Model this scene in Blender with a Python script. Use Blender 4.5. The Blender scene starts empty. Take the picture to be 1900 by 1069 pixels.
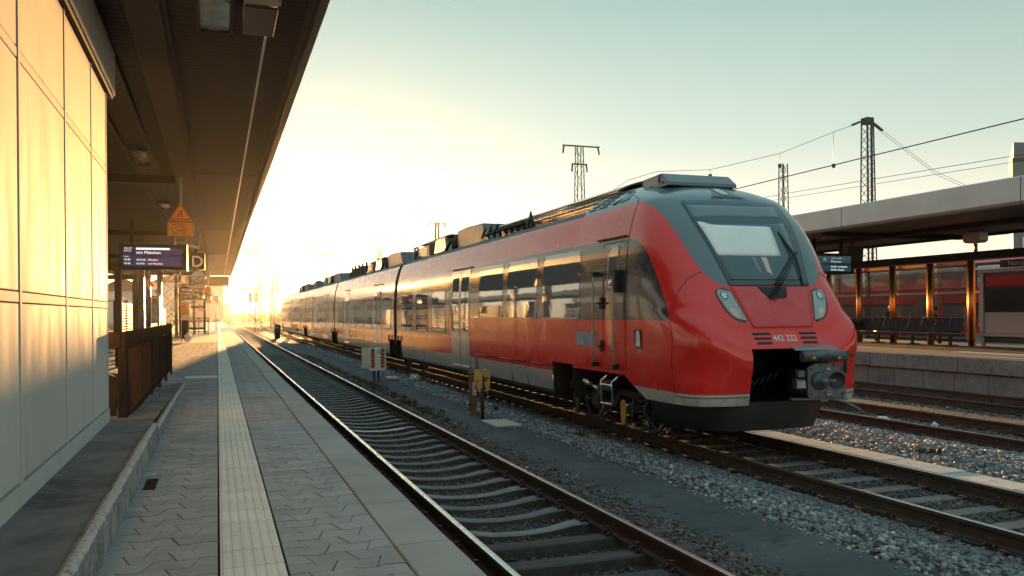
import bpy, bmesh, math, random
import numpy as np
from mathutils import Vector, Matrix
R = math.radians
random.seed(7)
rng = np.random.default_rng(7)
scene = bpy.context.scene
COL = scene.collection

# ------------------------------------------------------------------ camera, sky, sun, exposure
H = 1.975                                  # camera height above the rail heads (z = 0)
cam_d = bpy.data.cameras.new('camera')
cam_d.lens = 29.37; cam_d.sensor_width = 36.0
cam_d.shift_y = 46.2 / 1900
cam_d.clip_start = 0.05; cam_d.clip_end = 3000
cam = bpy.data.objects.new('camera', cam_d)
cam.location = (0, 0, H)
cam.rotation_euler = (R(90), R(0.5), R(-19.436))
COL.objects.link(cam)
scene.camera = cam

SUN_AZ, SUN_EL = 6.2, 1.6                  # degrees right of +Y, above the horizon
w = bpy.data.worlds.new('World'); scene.world = w; w.use_nodes = True
nt = w.node_tree; nt.nodes.clear()
out = nt.nodes.new('ShaderNodeOutputWorld'); bg = nt.nodes.new('ShaderNodeBackground')
sky = nt.nodes.new('ShaderNodeTexSky'); sky.sky_type = 'NISHITA'; sky.sun_disc = False
sky.sun_elevation = R(SUN_EL); sky.sun_rotation = R(SUN_AZ)
sky.altitude = 300; sky.air_density = 1.0; sky.dust_density = 1.2; sky.ozone_density = 1.8
hs = nt.nodes.new('ShaderNodeHueSaturation'); hs.inputs['Saturation'].default_value = 0.55
hs.inputs['Value'].default_value = 1.0
gm = nt.nodes.new('ShaderNodeGamma'); gm.inputs[1].default_value = 0.10
tint = nt.nodes.new('ShaderNodeMix'); tint.data_type = 'RGBA'; tint.blend_type = 'MULTIPLY'
tint.inputs[0].default_value = 1.0
tcz = nt.nodes.new('ShaderNodeTexCoord'); sz = nt.nodes.new('ShaderNodeSeparateXYZ'); nt.links.new(tcz.outputs['Generated'], sz.inputs[0])
rmp = nt.nodes.new('ShaderNodeValToRGB'); nt.links.new(sz.outputs['Z'], rmp.inputs[0])      # warm at the horizon, green-blue higher up, all round
e_ = rmp.color_ramp.elements; e_[0].position = 0.0; e_[0].color = (.66, .51, .33, 1); e_[1].position = 1.0; e_[1].color = (.28, .47, .53, 1)
for p_, c_ in ((.05, (.64, .56, .42)), (.11, (.53, .50, .41)), (.19, (.34, .40, .345)), (.36, (.20, .29, .265))): q_ = e_.new(p_); q_.color = (*c_, 1)
nt.links.new(rmp.outputs[0], tint.inputs[7])
nt.links.new(sky.outputs[0], hs.inputs['Color']); nt.links.new(hs.outputs[0], gm.inputs[0])
# added sky gain, brighter towards and opposite the sun, fills shaded fronts: 0.95 + 0.4 cos^2 of the angle from the sun
tc = nt.nodes.new('ShaderNodeTexCoord'); dp = nt.nodes.new('ShaderNodeVectorMath'); dp.operation = 'DOT_PRODUCT'
dp.inputs[1].default_value = (math.sin(R(SUN_AZ)) * math.cos(R(SUN_EL)), math.cos(R(SUN_AZ)) * math.cos(R(SUN_EL)), math.sin(R(SUN_EL)))
sq = nt.nodes.new('ShaderNodeMath'); sq.operation = 'POWER'; sq.inputs[1].default_value = 2.0
ab = nt.nodes.new('ShaderNodeMath'); ab.operation = 'ABSOLUTE'
ma = nt.nodes.new('ShaderNodeMath'); ma.operation = 'MULTIPLY_ADD'; ma.inputs[1].default_value = 0.4; ma.inputs[2].default_value = 0.95
nt.links.new(tc.outputs['Generated'], dp.inputs[0]); nt.links.new(dp.outputs['Value'], ab.inputs[0]); nt.links.new(ab.outputs[0], sq.inputs[0]); nt.links.new(sq.outputs[0], ma.inputs[0])
sc_ = nt.nodes.new('ShaderNodeVectorMath'); sc_.operation = 'SCALE'
nt.links.new(gm.outputs[0], tint.inputs[6]); nt.links.new(tint.outputs[2], sc_.inputs[0]); nt.links.new(ma.outputs[0], sc_.inputs['Scale']); nt.links.new(sc_.outputs[0], bg.inputs[0])
bg.inputs[1].default_value = 0.15
nt.links.new(bg.outputs[0], out.inputs[0])

sun_d = bpy.data.lights.new('sun', 'SUN'); sun_d.energy = 3.5; sun_d.angle = R(0.6)
sun_d.color = (1.0, 0.50, 0.16)
sun = bpy.data.objects.new('sun', sun_d); COL.objects.link(sun)
sun.location = (20, 150, 30)
sdir = Vector((math.sin(R(SUN_AZ)) * math.cos(R(SUN_EL)), math.cos(R(SUN_AZ)) * math.cos(R(SUN_EL)), math.sin(R(SUN_EL))))
sun.rotation_euler = sdir.to_track_quat('Z', 'Y').to_euler()

vs = scene.view_settings
scene.display_settings.display_device = 'sRGB'
vs.view_transform = 'Standard'; vs.look = 'None'; vs.gamma = 1.0; vs.use_curve_mapping = False
vs.exposure = 3.4
cy = scene.cycles
cy.use_denoising = True
cy.max_bounces = 6; cy.diffuse_bounces = 3; cy.glossy_bounces = 4; cy.transmission_bounces = 4
cy.volume_bounces = 0; cy.transparent_max_bounces = 6
cy.sample_clamp_indirect = 6.0
cy.caustics_reflective = False; cy.caustics_refractive = False

# ------------------------------------------------------------------ helpers
def thing(name, label, cat, loc=(0, 0, 0), rot=0.0, group=None):
    o = bpy.data.objects.new(name, None); COL.objects.link(o)
    o.empty_display_size = 0.2
    o.location = loc; o.rotation_euler = (0, 0, rot)
    o['label'] = label; o['category'] = cat
    if group: o['group'] = group
    return o

def tag(o, label=None, cat=None, group=None, kind=None):
    if label: o['label'] = label
    if cat: o['category'] = cat
    if group: o['group'] = group
    if kind: o['kind'] = kind
    return o

def top_origin(parent):
    p = Vector((0, 0, 0))
    while parent is not None:
        p += parent.location; parent = parent.parent
    return p

def add(name, mesh, parent=None, loc=(0, 0, 0), rot=None, world=True):
    """link a mesh object; WORLD: its mesh is in world coordinates (+loc), the parent's place is taken off"""
    o = bpy.data.objects.new(name, mesh); COL.objects.link(o)
    l = Vector(loc)
    if parent is not None:
        o.parent = parent
        if world: l = l - top_origin(parent)
    o.location = l
    if rot is not None: o.rotation_euler = rot
    return o

def frame_of(d):
    d = Vector(d).normalized()
    a = Vector((0, 0, 1)) if abs(d.z) < 0.9 else Vector((1, 0, 0))
    u = d.cross(a).normalized(); v = u.cross(d).normalized()
    return u, v

class MB:
    def __init__(s): s.v = []; s.f = []; s.m = []; s.s = []
    def face(s, idx, m=0, sm=False): s.f.append(tuple(idx)); s.m.append(m); s.s.append(sm)
    def box(s, x0, x1, y0, y1, z0, z1, m=0):
        b = len(s.v)
        s.v += [(x0, y0, z0), (x1, y0, z0), (x1, y1, z0), (x0, y1, z0), (x0, y0, z1), (x1, y0, z1), (x1, y1, z1), (x0, y1, z1)]
        for q in ((0, 3, 2, 1), (4, 5, 6, 7), (0, 1, 5, 4), (1, 2, 6, 5), (2, 3, 7, 6), (3, 0, 4, 7)): s.face([b + i for i in q], m)
        return s
    def bar(s, p0, p1, w, h=None, up=(0, 0, 1), m=0):
        """rectangular bar from p0 to p1, width w, height h"""
        h = w if h is None else h
        p0, p1 = Vector(p0), Vector(p1); d = (p1 - p0).normalized(); up = Vector(up)
        if abs(d.dot(up)) > .98: up = Vector((0, 1, 0)) if abs(d.y) < .9 else Vector((1, 0, 0))
        u = d.cross(up).normalized(); v = u.cross(d).normalized()
        b = len(s.v)
        for p in (p0, p1):
            for a, c in ((-1, -1), (1, -1), (1, 1), (-1, 1)): s.v.append(tuple(p + u * a * w / 2 + v * c * h / 2))
        for q in ((0, 1, 2, 3), (7, 6, 5, 4), (0, 4, 5, 1), (1, 5, 6, 2), (2, 6, 7, 3), (3, 7, 4, 0)): s.face([b + i for i in q], m)
        return s
    def prism(s, poly, axis, a, b2, m=0, sm=False):
        """extrude a 2-D polygon along an axis: x -> (y,z), y -> (x,z), z -> (x,y)"""
        def P(p, t): return {'x': (t, p[0], p[1]), 'y': (p[0], t, p[1]), 'z': (p[0], p[1], t)}[axis]
        n = len(poly); b = len(s.v)
        s.v += [P(p, a) for p in poly] + [P(p, b2) for p in poly]
        s.face(range(b, b + n), m); s.face(range(b + 2 * n - 1, b + n - 1, -1), m)
        for i in range(n): s.face((b + i, b + n + i, b + n + (i + 1) % n, b + (i + 1) % n), m, sm)
        return s
    def tube(s, pts, r, n=8, m=0, caps=True, sm=True):
        pts = [Vector(p) for p in pts]; b = len(s.v); k = len(pts)
        rr = r if isinstance(r, (list, tuple)) else [r] * k
        prev = None
        for i, p in enumerate(pts):
            d = (pts[min(i + 1, k - 1)] - pts[max(i - 1, 0)])
            if prev is None: u, v = frame_of(d)
            else:
                d = d.normalized(); u = (prev - d * prev.dot(d)).normalized(); v = u.cross(d).normalized()
            prev = u
            for j in range(n):
                a = 2 * math.pi * j / n
                s.v.append(tuple(p + (u * math.cos(a) + v * math.sin(a)) * rr[i]))
        for i in range(k - 1):
            for j in range(n):
                s.face((b + i * n + j, b + (i + 1) * n + j, b + (i + 1) * n + (j + 1) % n, b + i * n + (j + 1) % n), m, sm)
        if caps:
            s.face([b + j for j in range(n)], m); s.face([b + (k - 1) * n + j for j in range(n - 1, -1, -1)], m)
        return s
    def cyl(s, p0, p1, r, n=16, m=0, r1=None, sm=True): return s.tube([p0, p1], [r, r if r1 is None else r1], n, m, True, sm)
    def lathe(s, prof, c, d, n=20, m=0, sm=True):
        """revolve [(r, t)] round the axis through c along d"""
        c = Vector(c); d = Vector(d).normalized(); u, v = frame_of(d); b = len(s.v)
        for r, t in prof:
            for j in range(n):
                a = 2 * math.pi * j / n
                s.v.append(tuple(c + d * t + (u * math.cos(a) + v * math.sin(a)) * max(r, 1e-4)))
        for i in range(len(prof) - 1):
            for j in range(n): s.face((b + i * n + j, b + (i + 1) * n + j, b + (i + 1) * n + (j + 1) % n, b + i * n + (j + 1) % n), m, sm)
        return s
    def grid(s, P, m=0, sm=True):
        """P[i][j] rows of points"""
        b = len(s.v); n = len(P[0])
        for row in P: s.v += [tuple(p) for p in row]
        for i in range(len(P) - 1):
            for j in range(n - 1):
                s.face((b + i * n + j, b + i * n + j + 1, b + (i + 1) * n + j + 1, b + (i + 1) * n + j), m, sm)
        return s
    def plate(s, poly3, n, th, m=0):
        """flat polygon of points with thickness th along n"""
        n = Vector(n).normalized() * th; b = len(s.v); k = len(poly3)
        s.v += [tuple(Vector(p)) for p in poly3] + [tuple(Vector(p) + n) for p in poly3]
        s.face(range(b + k, b + 2 * k), m); s.face(range(b + k - 1, b - 1, -1), m)
        for i in range(k): s.face((b + i, b + (i + 1) % k, b + k + (i + 1) % k, b + k + i), m)
        return s
    def mesh(s, name, mats, bevel=0.0, seg=1, fix=True):
        me = bpy.data.meshes.new(name)
        me.from_pydata(s.v, [], s.f)
        if not isinstance(mats, (list, tuple)): mats = [mats]
        for m in mats: me.materials.append(m)
        me.polygons.foreach_set('material_index', s.m)
        me.polygons.foreach_set('use_smooth', s.s)
        if fix or bevel:
            bm = bmesh.new(); bm.from_mesh(me)
            if bevel:
                bmesh.ops.remove_doubles(bm, verts=bm.verts, dist=1e-5)
                bmesh.ops.bevel(bm, geom=[e for e in bm.edges if e.is_manifold and e.calc_face_angle(0) > .5], offset=bevel, segments=seg, affect='EDGES', profile=.6)
            bmesh.ops.recalc_face_normals(bm, faces=bm.faces)
            bm.to_mesh(me); bm.free()
        me.update()
        return me
    def build(s, name, mats, parent=None, bevel=0.0, seg=1, fix=True, world=True, loc=(0, 0, 0)):
        return add(name, s.mesh(name, mats, bevel, seg, fix), parent, loc, None, world)

def copy_tree(o, parent=None):
    c = o.copy(); COL.objects.link(c)
    if parent is not None: c.parent = parent
    for ch in o.children: copy_tree(ch, c)
    return c

def rrect(x0, x1, y0, y1, r, n=4):
    """rounded rectangle, counter-clockwise"""
    P = []
    for cx, cyy, a0 in ((x1 - r, y0 + r, -90), (x1 - r, y1 - r, 0), (x0 + r, y1 - r, 90), (x0 + r, y0 + r, 180)):
        for k in range(n + 1):
            a = R(a0 + 90 * k / n); P.append((cx + r * math.cos(a), cyy + r * math.sin(a)))
    return P

def text_mesh(txt, size, mat, extrude=0.001, align='LEFT', bold=0.0, narrow=1.0):
    cu = bpy.data.curves.new('text', 'FONT'); cu.body = txt; cu.size = size; cu.extrude = extrude; cu.align_x = align
    cu.offset = bold; cu.resolution_u = 3
    o = bpy.data.objects.new('text', cu); COL.objects.link(o)
    dg = bpy.context.evaluated_depsgraph_get()
    me = bpy.data.meshes.new_from_object(o.evaluated_get(dg))
    bpy.data.objects.remove(o); bpy.data.curves.remove(cu)
    if narrow != 1.0:
        for v in me.vertices: v.co.x *= narrow
    me.materials.clear(); me.materials.append(mat)
    return me

# ------------------------------------------------------------------ materials
def mat(name, col, rough=.6, metal=0.0, spec=.5, noise=(), bump=None, rand=0.0, coat=0.0, rough_noise=None, emit=None, alpha=1.0, trans=0.0, stretch=None, dots=None):
    """noise: (scale, low, high, colour) layers mixed over the base; bump: (scale, strength, distance)"""
    m = bpy.data.materials.new(name); m.use_nodes = True
    nt = m.node_tree; b = nt.nodes['Principled BSDF']
    N = nt.nodes.new; L = nt.links.new
    b.inputs['Roughness'].default_value = rough; b.inputs['Metallic'].default_value = metal
    b.inputs['Specular IOR Level'].default_value = spec
    b.inputs['Coat Weight'].default_value = coat; b.inputs['Coat Roughness'].default_value = .04
    if trans: b.inputs['Transmission Weight'].default_value = trans
    if alpha < 1: b.inputs['Alpha'].default_value = alpha
    geo = N('ShaderNodeNewGeometry'); pos = geo.outputs['Position']
    if stretch:
        mp = N('ShaderNodeMapping'); mp.inputs['Scale'].default_value = stretch; L(pos, mp.inputs[0]); pos = mp.outputs[0]
    c = N('ShaderNodeRGB'); c.outputs[0].default_value = (*col, 1); cur = c.outputs[0]
    for sc, lo, hi, c2 in noise:
        t = N('ShaderNodeTexNoise'); t.inputs['Scale'].default_value = sc; t.inputs['Detail'].default_value = 6; t.inputs['Roughness'].default_value = .62
        L(pos, t.inputs['Vector'])
        rmp = N('ShaderNodeMapRange'); rmp.inputs[1].default_value = lo; rmp.inputs[2].default_value = hi
        L(t.outputs[0], rmp.inputs[0])
        mx = N('ShaderNodeMix'); mx.data_type = 'RGBA'; mx.inputs[7].default_value = (*c2, 1)
        L(rmp.outputs[0], mx.inputs[0]); L(cur, mx.inputs[6]); cur = mx.outputs[2]
    if dots:                                 # regular grid of small pimples: (per metre, colour of the hollows)
        vo = N('ShaderNodeTexVoronoi'); vo.inputs['Scale'].default_value = dots[0]; vo.inputs['Randomness'].default_value = 0.0; L(pos, vo.inputs['Vector'])
        md = N('ShaderNodeMapRange'); md.inputs[1].default_value = .25; md.inputs[2].default_value = .5; md.inputs[4].default_value = .75; L(vo.outputs['Distance'], md.inputs[0])
        mx = N('ShaderNodeMix'); mx.data_type = 'RGBA'; mx.inputs[7].default_value = (*dots[1], 1)
        L(md.outputs[0], mx.inputs[0]); L(cur, mx.inputs[6]); cur = mx.outputs[2]
    if rand:
        oi = N('ShaderNodeObjectInfo'); mr = N('ShaderNodeMapRange'); mr.inputs[3].default_value = 1 - rand; mr.inputs[4].default_value = 1 + rand
        L(oi.outputs['Random'], mr.inputs[0])
        hv = N('ShaderNodeHueSaturation'); L(mr.outputs[0], hv.inputs['Value']); L(cur, hv.inputs['Color']); cur = hv.outputs[0]
    L(cur, b.inputs['Base Color'])
    if emit:
        b.inputs['Emission Color'].default_value = (*emit[0], 1); b.inputs['Emission Strength'].default_value = emit[1]
    if rough_noise:
        t = N('ShaderNodeTexNoise'); t.inputs['Scale'].default_value = rough_noise[0]; t.inputs['Detail'].default_value = 5; L(pos, t.inputs['Vector'])
        mr = N('ShaderNodeMapRange'); mr.inputs[1].default_value = .3; mr.inputs[2].default_value = .7; mr.inputs[3].default_value = rough_noise[1]; mr.inputs[4].default_value = rough_noise[2]
        L(t.outputs[0], mr.inputs[0]); L(mr.outputs[0], b.inputs['Roughness'])
    if bump:
        t = N('ShaderNodeTexNoise'); t.inputs['Scale'].default_value = bump[0]; t.inputs['Detail'].default_value = 4; L(pos, t.inputs['Vector'])
        bp = N('ShaderNodeBump'); bp.inputs['Strength'].default_value = bump[1]; bp.inputs['Distance'].default_value = bump[2]
        L(t.outputs[0], bp.inputs['Height']); L(bp.outputs[0], b.inputs['Normal'])
    return m

M = {}
M['ground'] = mat('ground_soil', (.085, .075, .06), .95, noise=[(.8, .4, .7, (.12, .10, .07)), (14, .45, .7, (.05, .045, .04))], bump=(25, .6, .03))
M['ballast'] = mat('ballast_bed', (.055, .05, .048), .95, noise=[(30, .4, .65, (.10, .095, .09)), (3, .45, .7, (.05, .035, .028))], bump=(40, 1, .04))
M['asphalt'] = mat('asphalt', (.05, .055, .06), .8, noise=[(.9, .42, .62, (.085, .087, .092)), (150, .5, .75, (.13, .13, .13)), (3, .55, .68, (.028, .03, .034)), (60, .66, .72, (.22, .22, .22))], bump=(160, .5, .006))
M['concrete'] = mat('concrete', (.26, .25, .235), .85, noise=[(2.2, .4, .7, (.17, .165, .155)), (28, .5, .72, (.34, .33, .31))], bump=(60, .35, .006))
M['kerb'] = mat('kerb_concrete', (.30, .29, .27), .85, noise=[(6, .42, .62, (.12, .12, .115)), (40, .52, .7, (.45, .44, .42))], bump=(35, .7, .012), rand=.12)
M['kerb_worn'] = mat('kerb_worn_edge', (.52, .51, .49), .8, noise=[(30, .45, .6, (.33, .32, .31))], bump=(60, .5, .006))
M['ramp'] = mat('ramp_mortar', (.22, .22, .217), .88, noise=[(1.5, .4, .65, (.085, .085, .085)), (9, .5, .7, (.19, .19, .18))], bump=(45, .5, .008))
M['paver'] = mat('paver_concrete', (.375, .385, .385), .75, noise=[(5, .4, .7, (.30, .30, .295)), (120, .5, .75, (.52, .51, .50)), (1.3, .5, .72, (.28, .275, .265)), (27, .69, .72, (.12, .12, .115))], bump=(150, .5, .004), rand=.10)
M['joint'] = mat('joint_sand', (.045, .042, .04), .95, bump=(80, .5, .01))
M['slab'] = mat('edge_slab_concrete', (.47, .46, .44), .8, noise=[(3, .4, .7, (.36, .355, .34)), (27, .68, .72, (.2, .2, .19))], bump=(120, .5, .004), rand=.08, dots=(62, (.30, .295, .28)))
M['tactile'] = mat('tactile_white_concrete', (.82, .80, .73), .7, noise=[(5, .5, .8, (.70, .68, .61)), (70, .62, .75, (.52, .50, .46)), (30, .71, .73, (.2, .19, .18))], bump=(120, .3, .003), rand=.06)
M['walk'] = mat('duct_cover_concrete', (.44, .44, .42), .85, noise=[(6, .45, .7, (.27, .27, .26)), (90, .5, .75, (.45, .45, .43))], bump=(80, .4, .004), rand=.08)
M['rail_side'] = mat('rail_rust', (.060, .036, .026), .75, noise=[(12, .45, .7, (.035, .024, .02)), (3, .5, .7, (.085, .05, .033))], bump=(60, .3, .003))
M['rail_top'] = mat('rail_polished_steel', (.82, .80, .77), .27, 1.0)
M['sleeper'] = mat('sleeper_concrete', (.21, .205, .195), .85, noise=[(7, .45, .72, (.13, .125, .12)), (45, .5, .72, (.30, .29, .28))], bump=(60, .5, .006), rand=.18)
M['sleeper_flank'] = mat('sleeper_dark_flank', (.055, .048, .043), .9, noise=[(9, .45, .7, (.09, .08, .072))], bump=(50, .6, .008))  # darker tone for both long flanks of a sleeper
M['sleeper_red'] = mat('sleeper_reddish_concrete', (.22, .165, .14), .85, noise=[(7, .42, .7, (.13, .10, .085)), (45, .5, .72, (.33, .28, .25))], bump=(60, .5, .006), rand=.15)
M['timber'] = mat('sleeper_timber', (.055, .045, .04), .85, noise=[(6, .4, .7, (.10, .09, .08))], bump=(30, .6, .01), rand=.15, stretch=(.3, 3, 3))
M['clip'] = mat('clip_steel', (.07, .055, .048), .6, .4)
M['panel'] = mat('wall_panel_enamel', (.58, .57, .54), .85, 0, .015, noise=[(2.5, .42, .7, (.55, .54, .51)), (7, .58, .8, (.48, .47, .44)), (22, .66, .76, (.36, .35, .32))], bump=(1.6, .12, .02), rand=.05, stretch=(1, 1, .22), rough_noise=(5, .7, .9))
M['panel_frame'] = mat('wall_frame_enamel', (.56, .55, .52), .85, 0, .015, noise=[(4, .5, .8, (.47, .46, .43))])
M['dark_gap'] = mat('shadow_gap_rubber', (.02, .02, .022), .8)
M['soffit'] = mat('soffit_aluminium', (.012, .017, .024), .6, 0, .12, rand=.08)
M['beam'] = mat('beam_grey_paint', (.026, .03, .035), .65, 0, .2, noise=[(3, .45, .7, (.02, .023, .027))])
M['canopy_fascia'] = mat('canopy_fascia_metal', (.10, .10, .10), .35, .6)
M['fascia_light'] = mat('fascia_pale_metal', (.42, .43, .43), .42, .35, noise=[(1.0, .4, .7, (.36, .37, .37))], rand=.04)
M['trim'] = mat('bright_aluminium_trim', (.75, .73, .70), .22, 1.0)
M['black'] = mat('black_metal', (.014, .014, .015), .55)
M['black_glossy'] = mat('black_gloss', (.012, .012, .014), .18)
M['dark_steel'] = mat('dark_steel_paint', (.045, .043, .042), .45, .3, noise=[(10, .5, .7, (.06, .05, .045))])
M['rail_brown'] = mat('railing_brown_paint', (.060, .043, .035), .75, 0, 0, noise=[(6, .45, .7, (.045, .033, .027)), (40, .6, .75, (.10, .075, .06))])
M['galv'] = mat('galvanised_steel', (.36, .36, .36), .42, .8, noise=[(8, .4, .7, (.26, .26, .26))])
M['bronze'] = mat('bronze_cladding', (.72, .33, .11), .3, 1.0)
M['mast'] = mat('mast_painted_steel', (.06, .068, .075), .6, .3, noise=[(3, .45, .7, (.045, .05, .055))])
M['wire'] = mat('wire_metal', (.04, .04, .04), .5, .5)
M['orange'] = mat('orange_sign_face', (.75, .27, .025), .45, noise=[(5, .5, .8, (.62, .21, .02))])
M['white'] = mat('white_paint', (.72, .71, .68), .45, noise=[(6, .5, .8, (.6, .59, .56))])
M['cream'] = mat('cream_paint', (.56, .52, .44), .6)
M['brown'] = mat('brown_render', (.22, .15, .11), .8, noise=[(2, .4, .7, (.17, .115, .085))])
M['screen'] = mat('display_screen', (.01, .012, .03), .2, emit=((.012, .016, .055), .11))
M['screen2'] = mat('display_screen_teal', (.01, .015, .02), .2, emit=((.012, .045, .06), .10))
M['glyph'] = mat('display_lettering', (.6, .6, .6), .5, emit=((.85, .88, .9), .10))
M['glyph_dim'] = mat('display_lettering_dim', (.4, .5, .5), .5, emit=((.4, .6, .62), .08))
M['navy'] = mat('navy_sign_face', (.018, .02, .035), .35)
M['sign_letter'] = mat('sign_letter_white', (.7, .7, .7), .5)
M['leaf'] = mat('leaf_green', (.055, .065, .02), .7, noise=[(1.5, .4, .7, (.09, .06, .02))], spec=.2)
M['leaf_dry'] = mat('leaf_autumn', (.14, .075, .022), .7, noise=[(3, .4, .7, (.07, .06, .02))], spec=.2)
M['bark'] = mat('bark', (.07, .055, .04), .9)
M['cloth_dark'] = mat('dark_cloth', (.018, .018, .022), .9)
M['skin'] = mat('skin', (.35, .20, .14), .6)
M['hair'] = mat('hair_dark', (.018, .013, .01), .6)
# ------------------------------------------------------------------ ground, ballast, service path
MB().grid([[(x, y, -.42) for x in np.linspace(-260, 260, 9)] for y in np.linspace(-40, 460, 9)], sm=False).build('ground', M['ground'])['kind'] = 'structure'

def bend(Y, y0=120.0, Rr=600.0): return 0.0 if Y < y0 else (Y - y0) ** 2 / (2 * Rr)
YS_FAR = [0, 20, 40, 60, 80, 100, 120, 130, 140, 150, 160, 170, 180, 190, 200, 210, 220, 230, 240, 250, 260, 270, 280, 290, 300]
TRACKS = [(2.865, 140, 500), (7.39, 104, 600), (12.13, 110, 600), (16.02, 110, 600)]      # centre, where the curve begins, its radius

# ballast beds: one cross-section per corridor
def sheet(name, xs, zs, y0, y1, m, n=60, kind='structure'):
    P = [[(x, y, z) for x, z in zip(xs, zs)] for y in np.linspace(y0, y1, n)]
    o = MB().grid(P, sm=True).build(name, m, fix=False); o['kind'] = kind
    return o
bx = [1.15, 1.5, 1.95, 2.3, 2.865, 3.4, 3.75, 4.05, 4.35, 4.5]
bz = [-.27, -.27, -.27, -.285, -.292, -.285, -.262, -.20, -.185, -.20]
sheet('ballast_bed', bx, bz, -6, 330, M['ballast'])
bx2 = [5.28, 5.5, 5.8, 6.2, 6.6, 7.39, 8.15, 8.5, 8.66, 9.0, 9.4, 10, 10.6, 11.3, 12.13, 12.9, 13.4, 13.8, 14.4, 15.2, 16.02, 16.9, 17.7]
bz2 = [-.24, -.185, -.165, -.19, -.225, -.235, -.225, -.19, -.185, -.185, -.15, -.13, -.14, -.20, -.21, -.20, -.16, -.16, -.16, -.21, -.22, -.22, -.24]
sheet('ballast_bed', bx2, bz2, -6, 330, M['ballast'])
sheet('service_path', [4.28, 4.40, 4.8, 5.2, 5.36, 5.44], [-.21, -.155, -.14, -.15, -.165, -.22], -6, 110, M['asphalt'], 120)
sheet('service_path', [13.55, 13.7, 14.3, 14.45], [-.17, -.13, -.13, -.17], -6, 60, M['asphalt'], 30)

# rails with sleepers
def rail_mesh(xc, y0c, Rr, side, y_end=300):
    prof = [(-.0625, -.172), (.0625, -.172), (.0625, -.160), (.012, -.145), (.009, -.055), (.035, -.040), (.0355, -.012), (.028, -.002), (.018, 0), (-.018, 0), (-.028, -.002), (-.0355, -.012), (-.035, -.040), (-.009, -.055), (-.012, -.145), (-.0625, -.160)]
    ys = [-4] + [y for y in YS_FAR if y <= y_end]
    mb = MB(); n = len(prof); b = 0
    for y in ys:
        dx = bend(y, y0c, Rr)
        mb.v += [(xc + side * .7535 + dx + px, y, pz) for px, pz in prof]
    for i in range(len(ys) - 1):
        for j in range(n):
            top = j in (7, 8, 9)
            mb.face((i * n + j, i * n + (j + 1) % n, (i + 1) * n + (j + 1) % n, (i + 1) * n + j), 1 if top else 0, False)
    return mb.mesh('rail', [M['rail_side'], M['rail_top']])
def sleeper_mesh(kind):
    mb = MB()
    if kind == 'curved':                     # waisted concrete sleeper: low middle, raised rail seats
        xs = [-1.28, -1.1, -.9, -.62, -.52, -.3, 0, .3, .52, .62, .9, 1.1, 1.28]
        zt = [-.215, -.19, -.176, -.176, -.185, -.222, -.238, -.222, -.185, -.176, -.176, -.19, -.215]
        wd = [.11, .12, .12, .12, .11, .095, .09, .095, .11, .12, .12, .12, .11]
    else:
        xs = [-1.28, -.6, 0, .6, 1.28]; zt = [-.178] * 5; wd = [.12] * 5
    b = 0
    for x, z, w_ in zip(xs, zt, wd):
        mb.v += [(x, -w_, -.40), (x, -w_ + .018, z - .012), (x, -w_ + .028, z), (x, w_ - .028, z), (x, w_ - .018, z - .012), (x, w_, -.40)]
    k = len(xs)
    for i in range(k - 1):
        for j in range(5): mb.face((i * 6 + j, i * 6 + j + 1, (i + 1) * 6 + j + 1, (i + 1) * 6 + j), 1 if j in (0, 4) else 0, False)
    mb.face([0, 1, 2, 3, 4, 5]); mb.face([(k - 1) * 6 + j for j in range(6)])
    return mb
def clip_mesh():
    mb = MB()
    for s in (-1, 1):
        mb.box(s * .065 - .03, s * .065 + .03 , -.06, .06, -.178, -.160)
        mb.tube([(s * .13, -.05, -.165), (s * .075, -.045, -.135), (s * .06, 0, -.150), (s * .075, .045, -.135), (s * .13, .05, -.165)], .012, 6)
        mb.cyl((s * .085, 0, -.17), (s * .085, 0, -.105), .017, 6); mb.cyl((s * .085, 0, -.105), (s * .085, 0, -.088), .026, 6, sm=False)
    return mb
CLIP = clip_mesh()
clip_me = CLIP.mesh('rail_clip', M['clip'])
sl_me = {k: sleeper_mesh(k2).mesh('sleeper', [M[m_], M['sleeper_flank']]) for k, k2, m_ in (('c', 'curved', 'sleeper'), ('r', 'flat', 'sleeper_red'), ('t', 'flat', 'timber'))}
TL = ['straight railway track beside the near platform, empty, with bright worn rail heads', 'railway track under the red train with reddish sleepers',
      'empty railway track to the right of the pale duct covers', 'empty railway track against the far platform wall']
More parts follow.
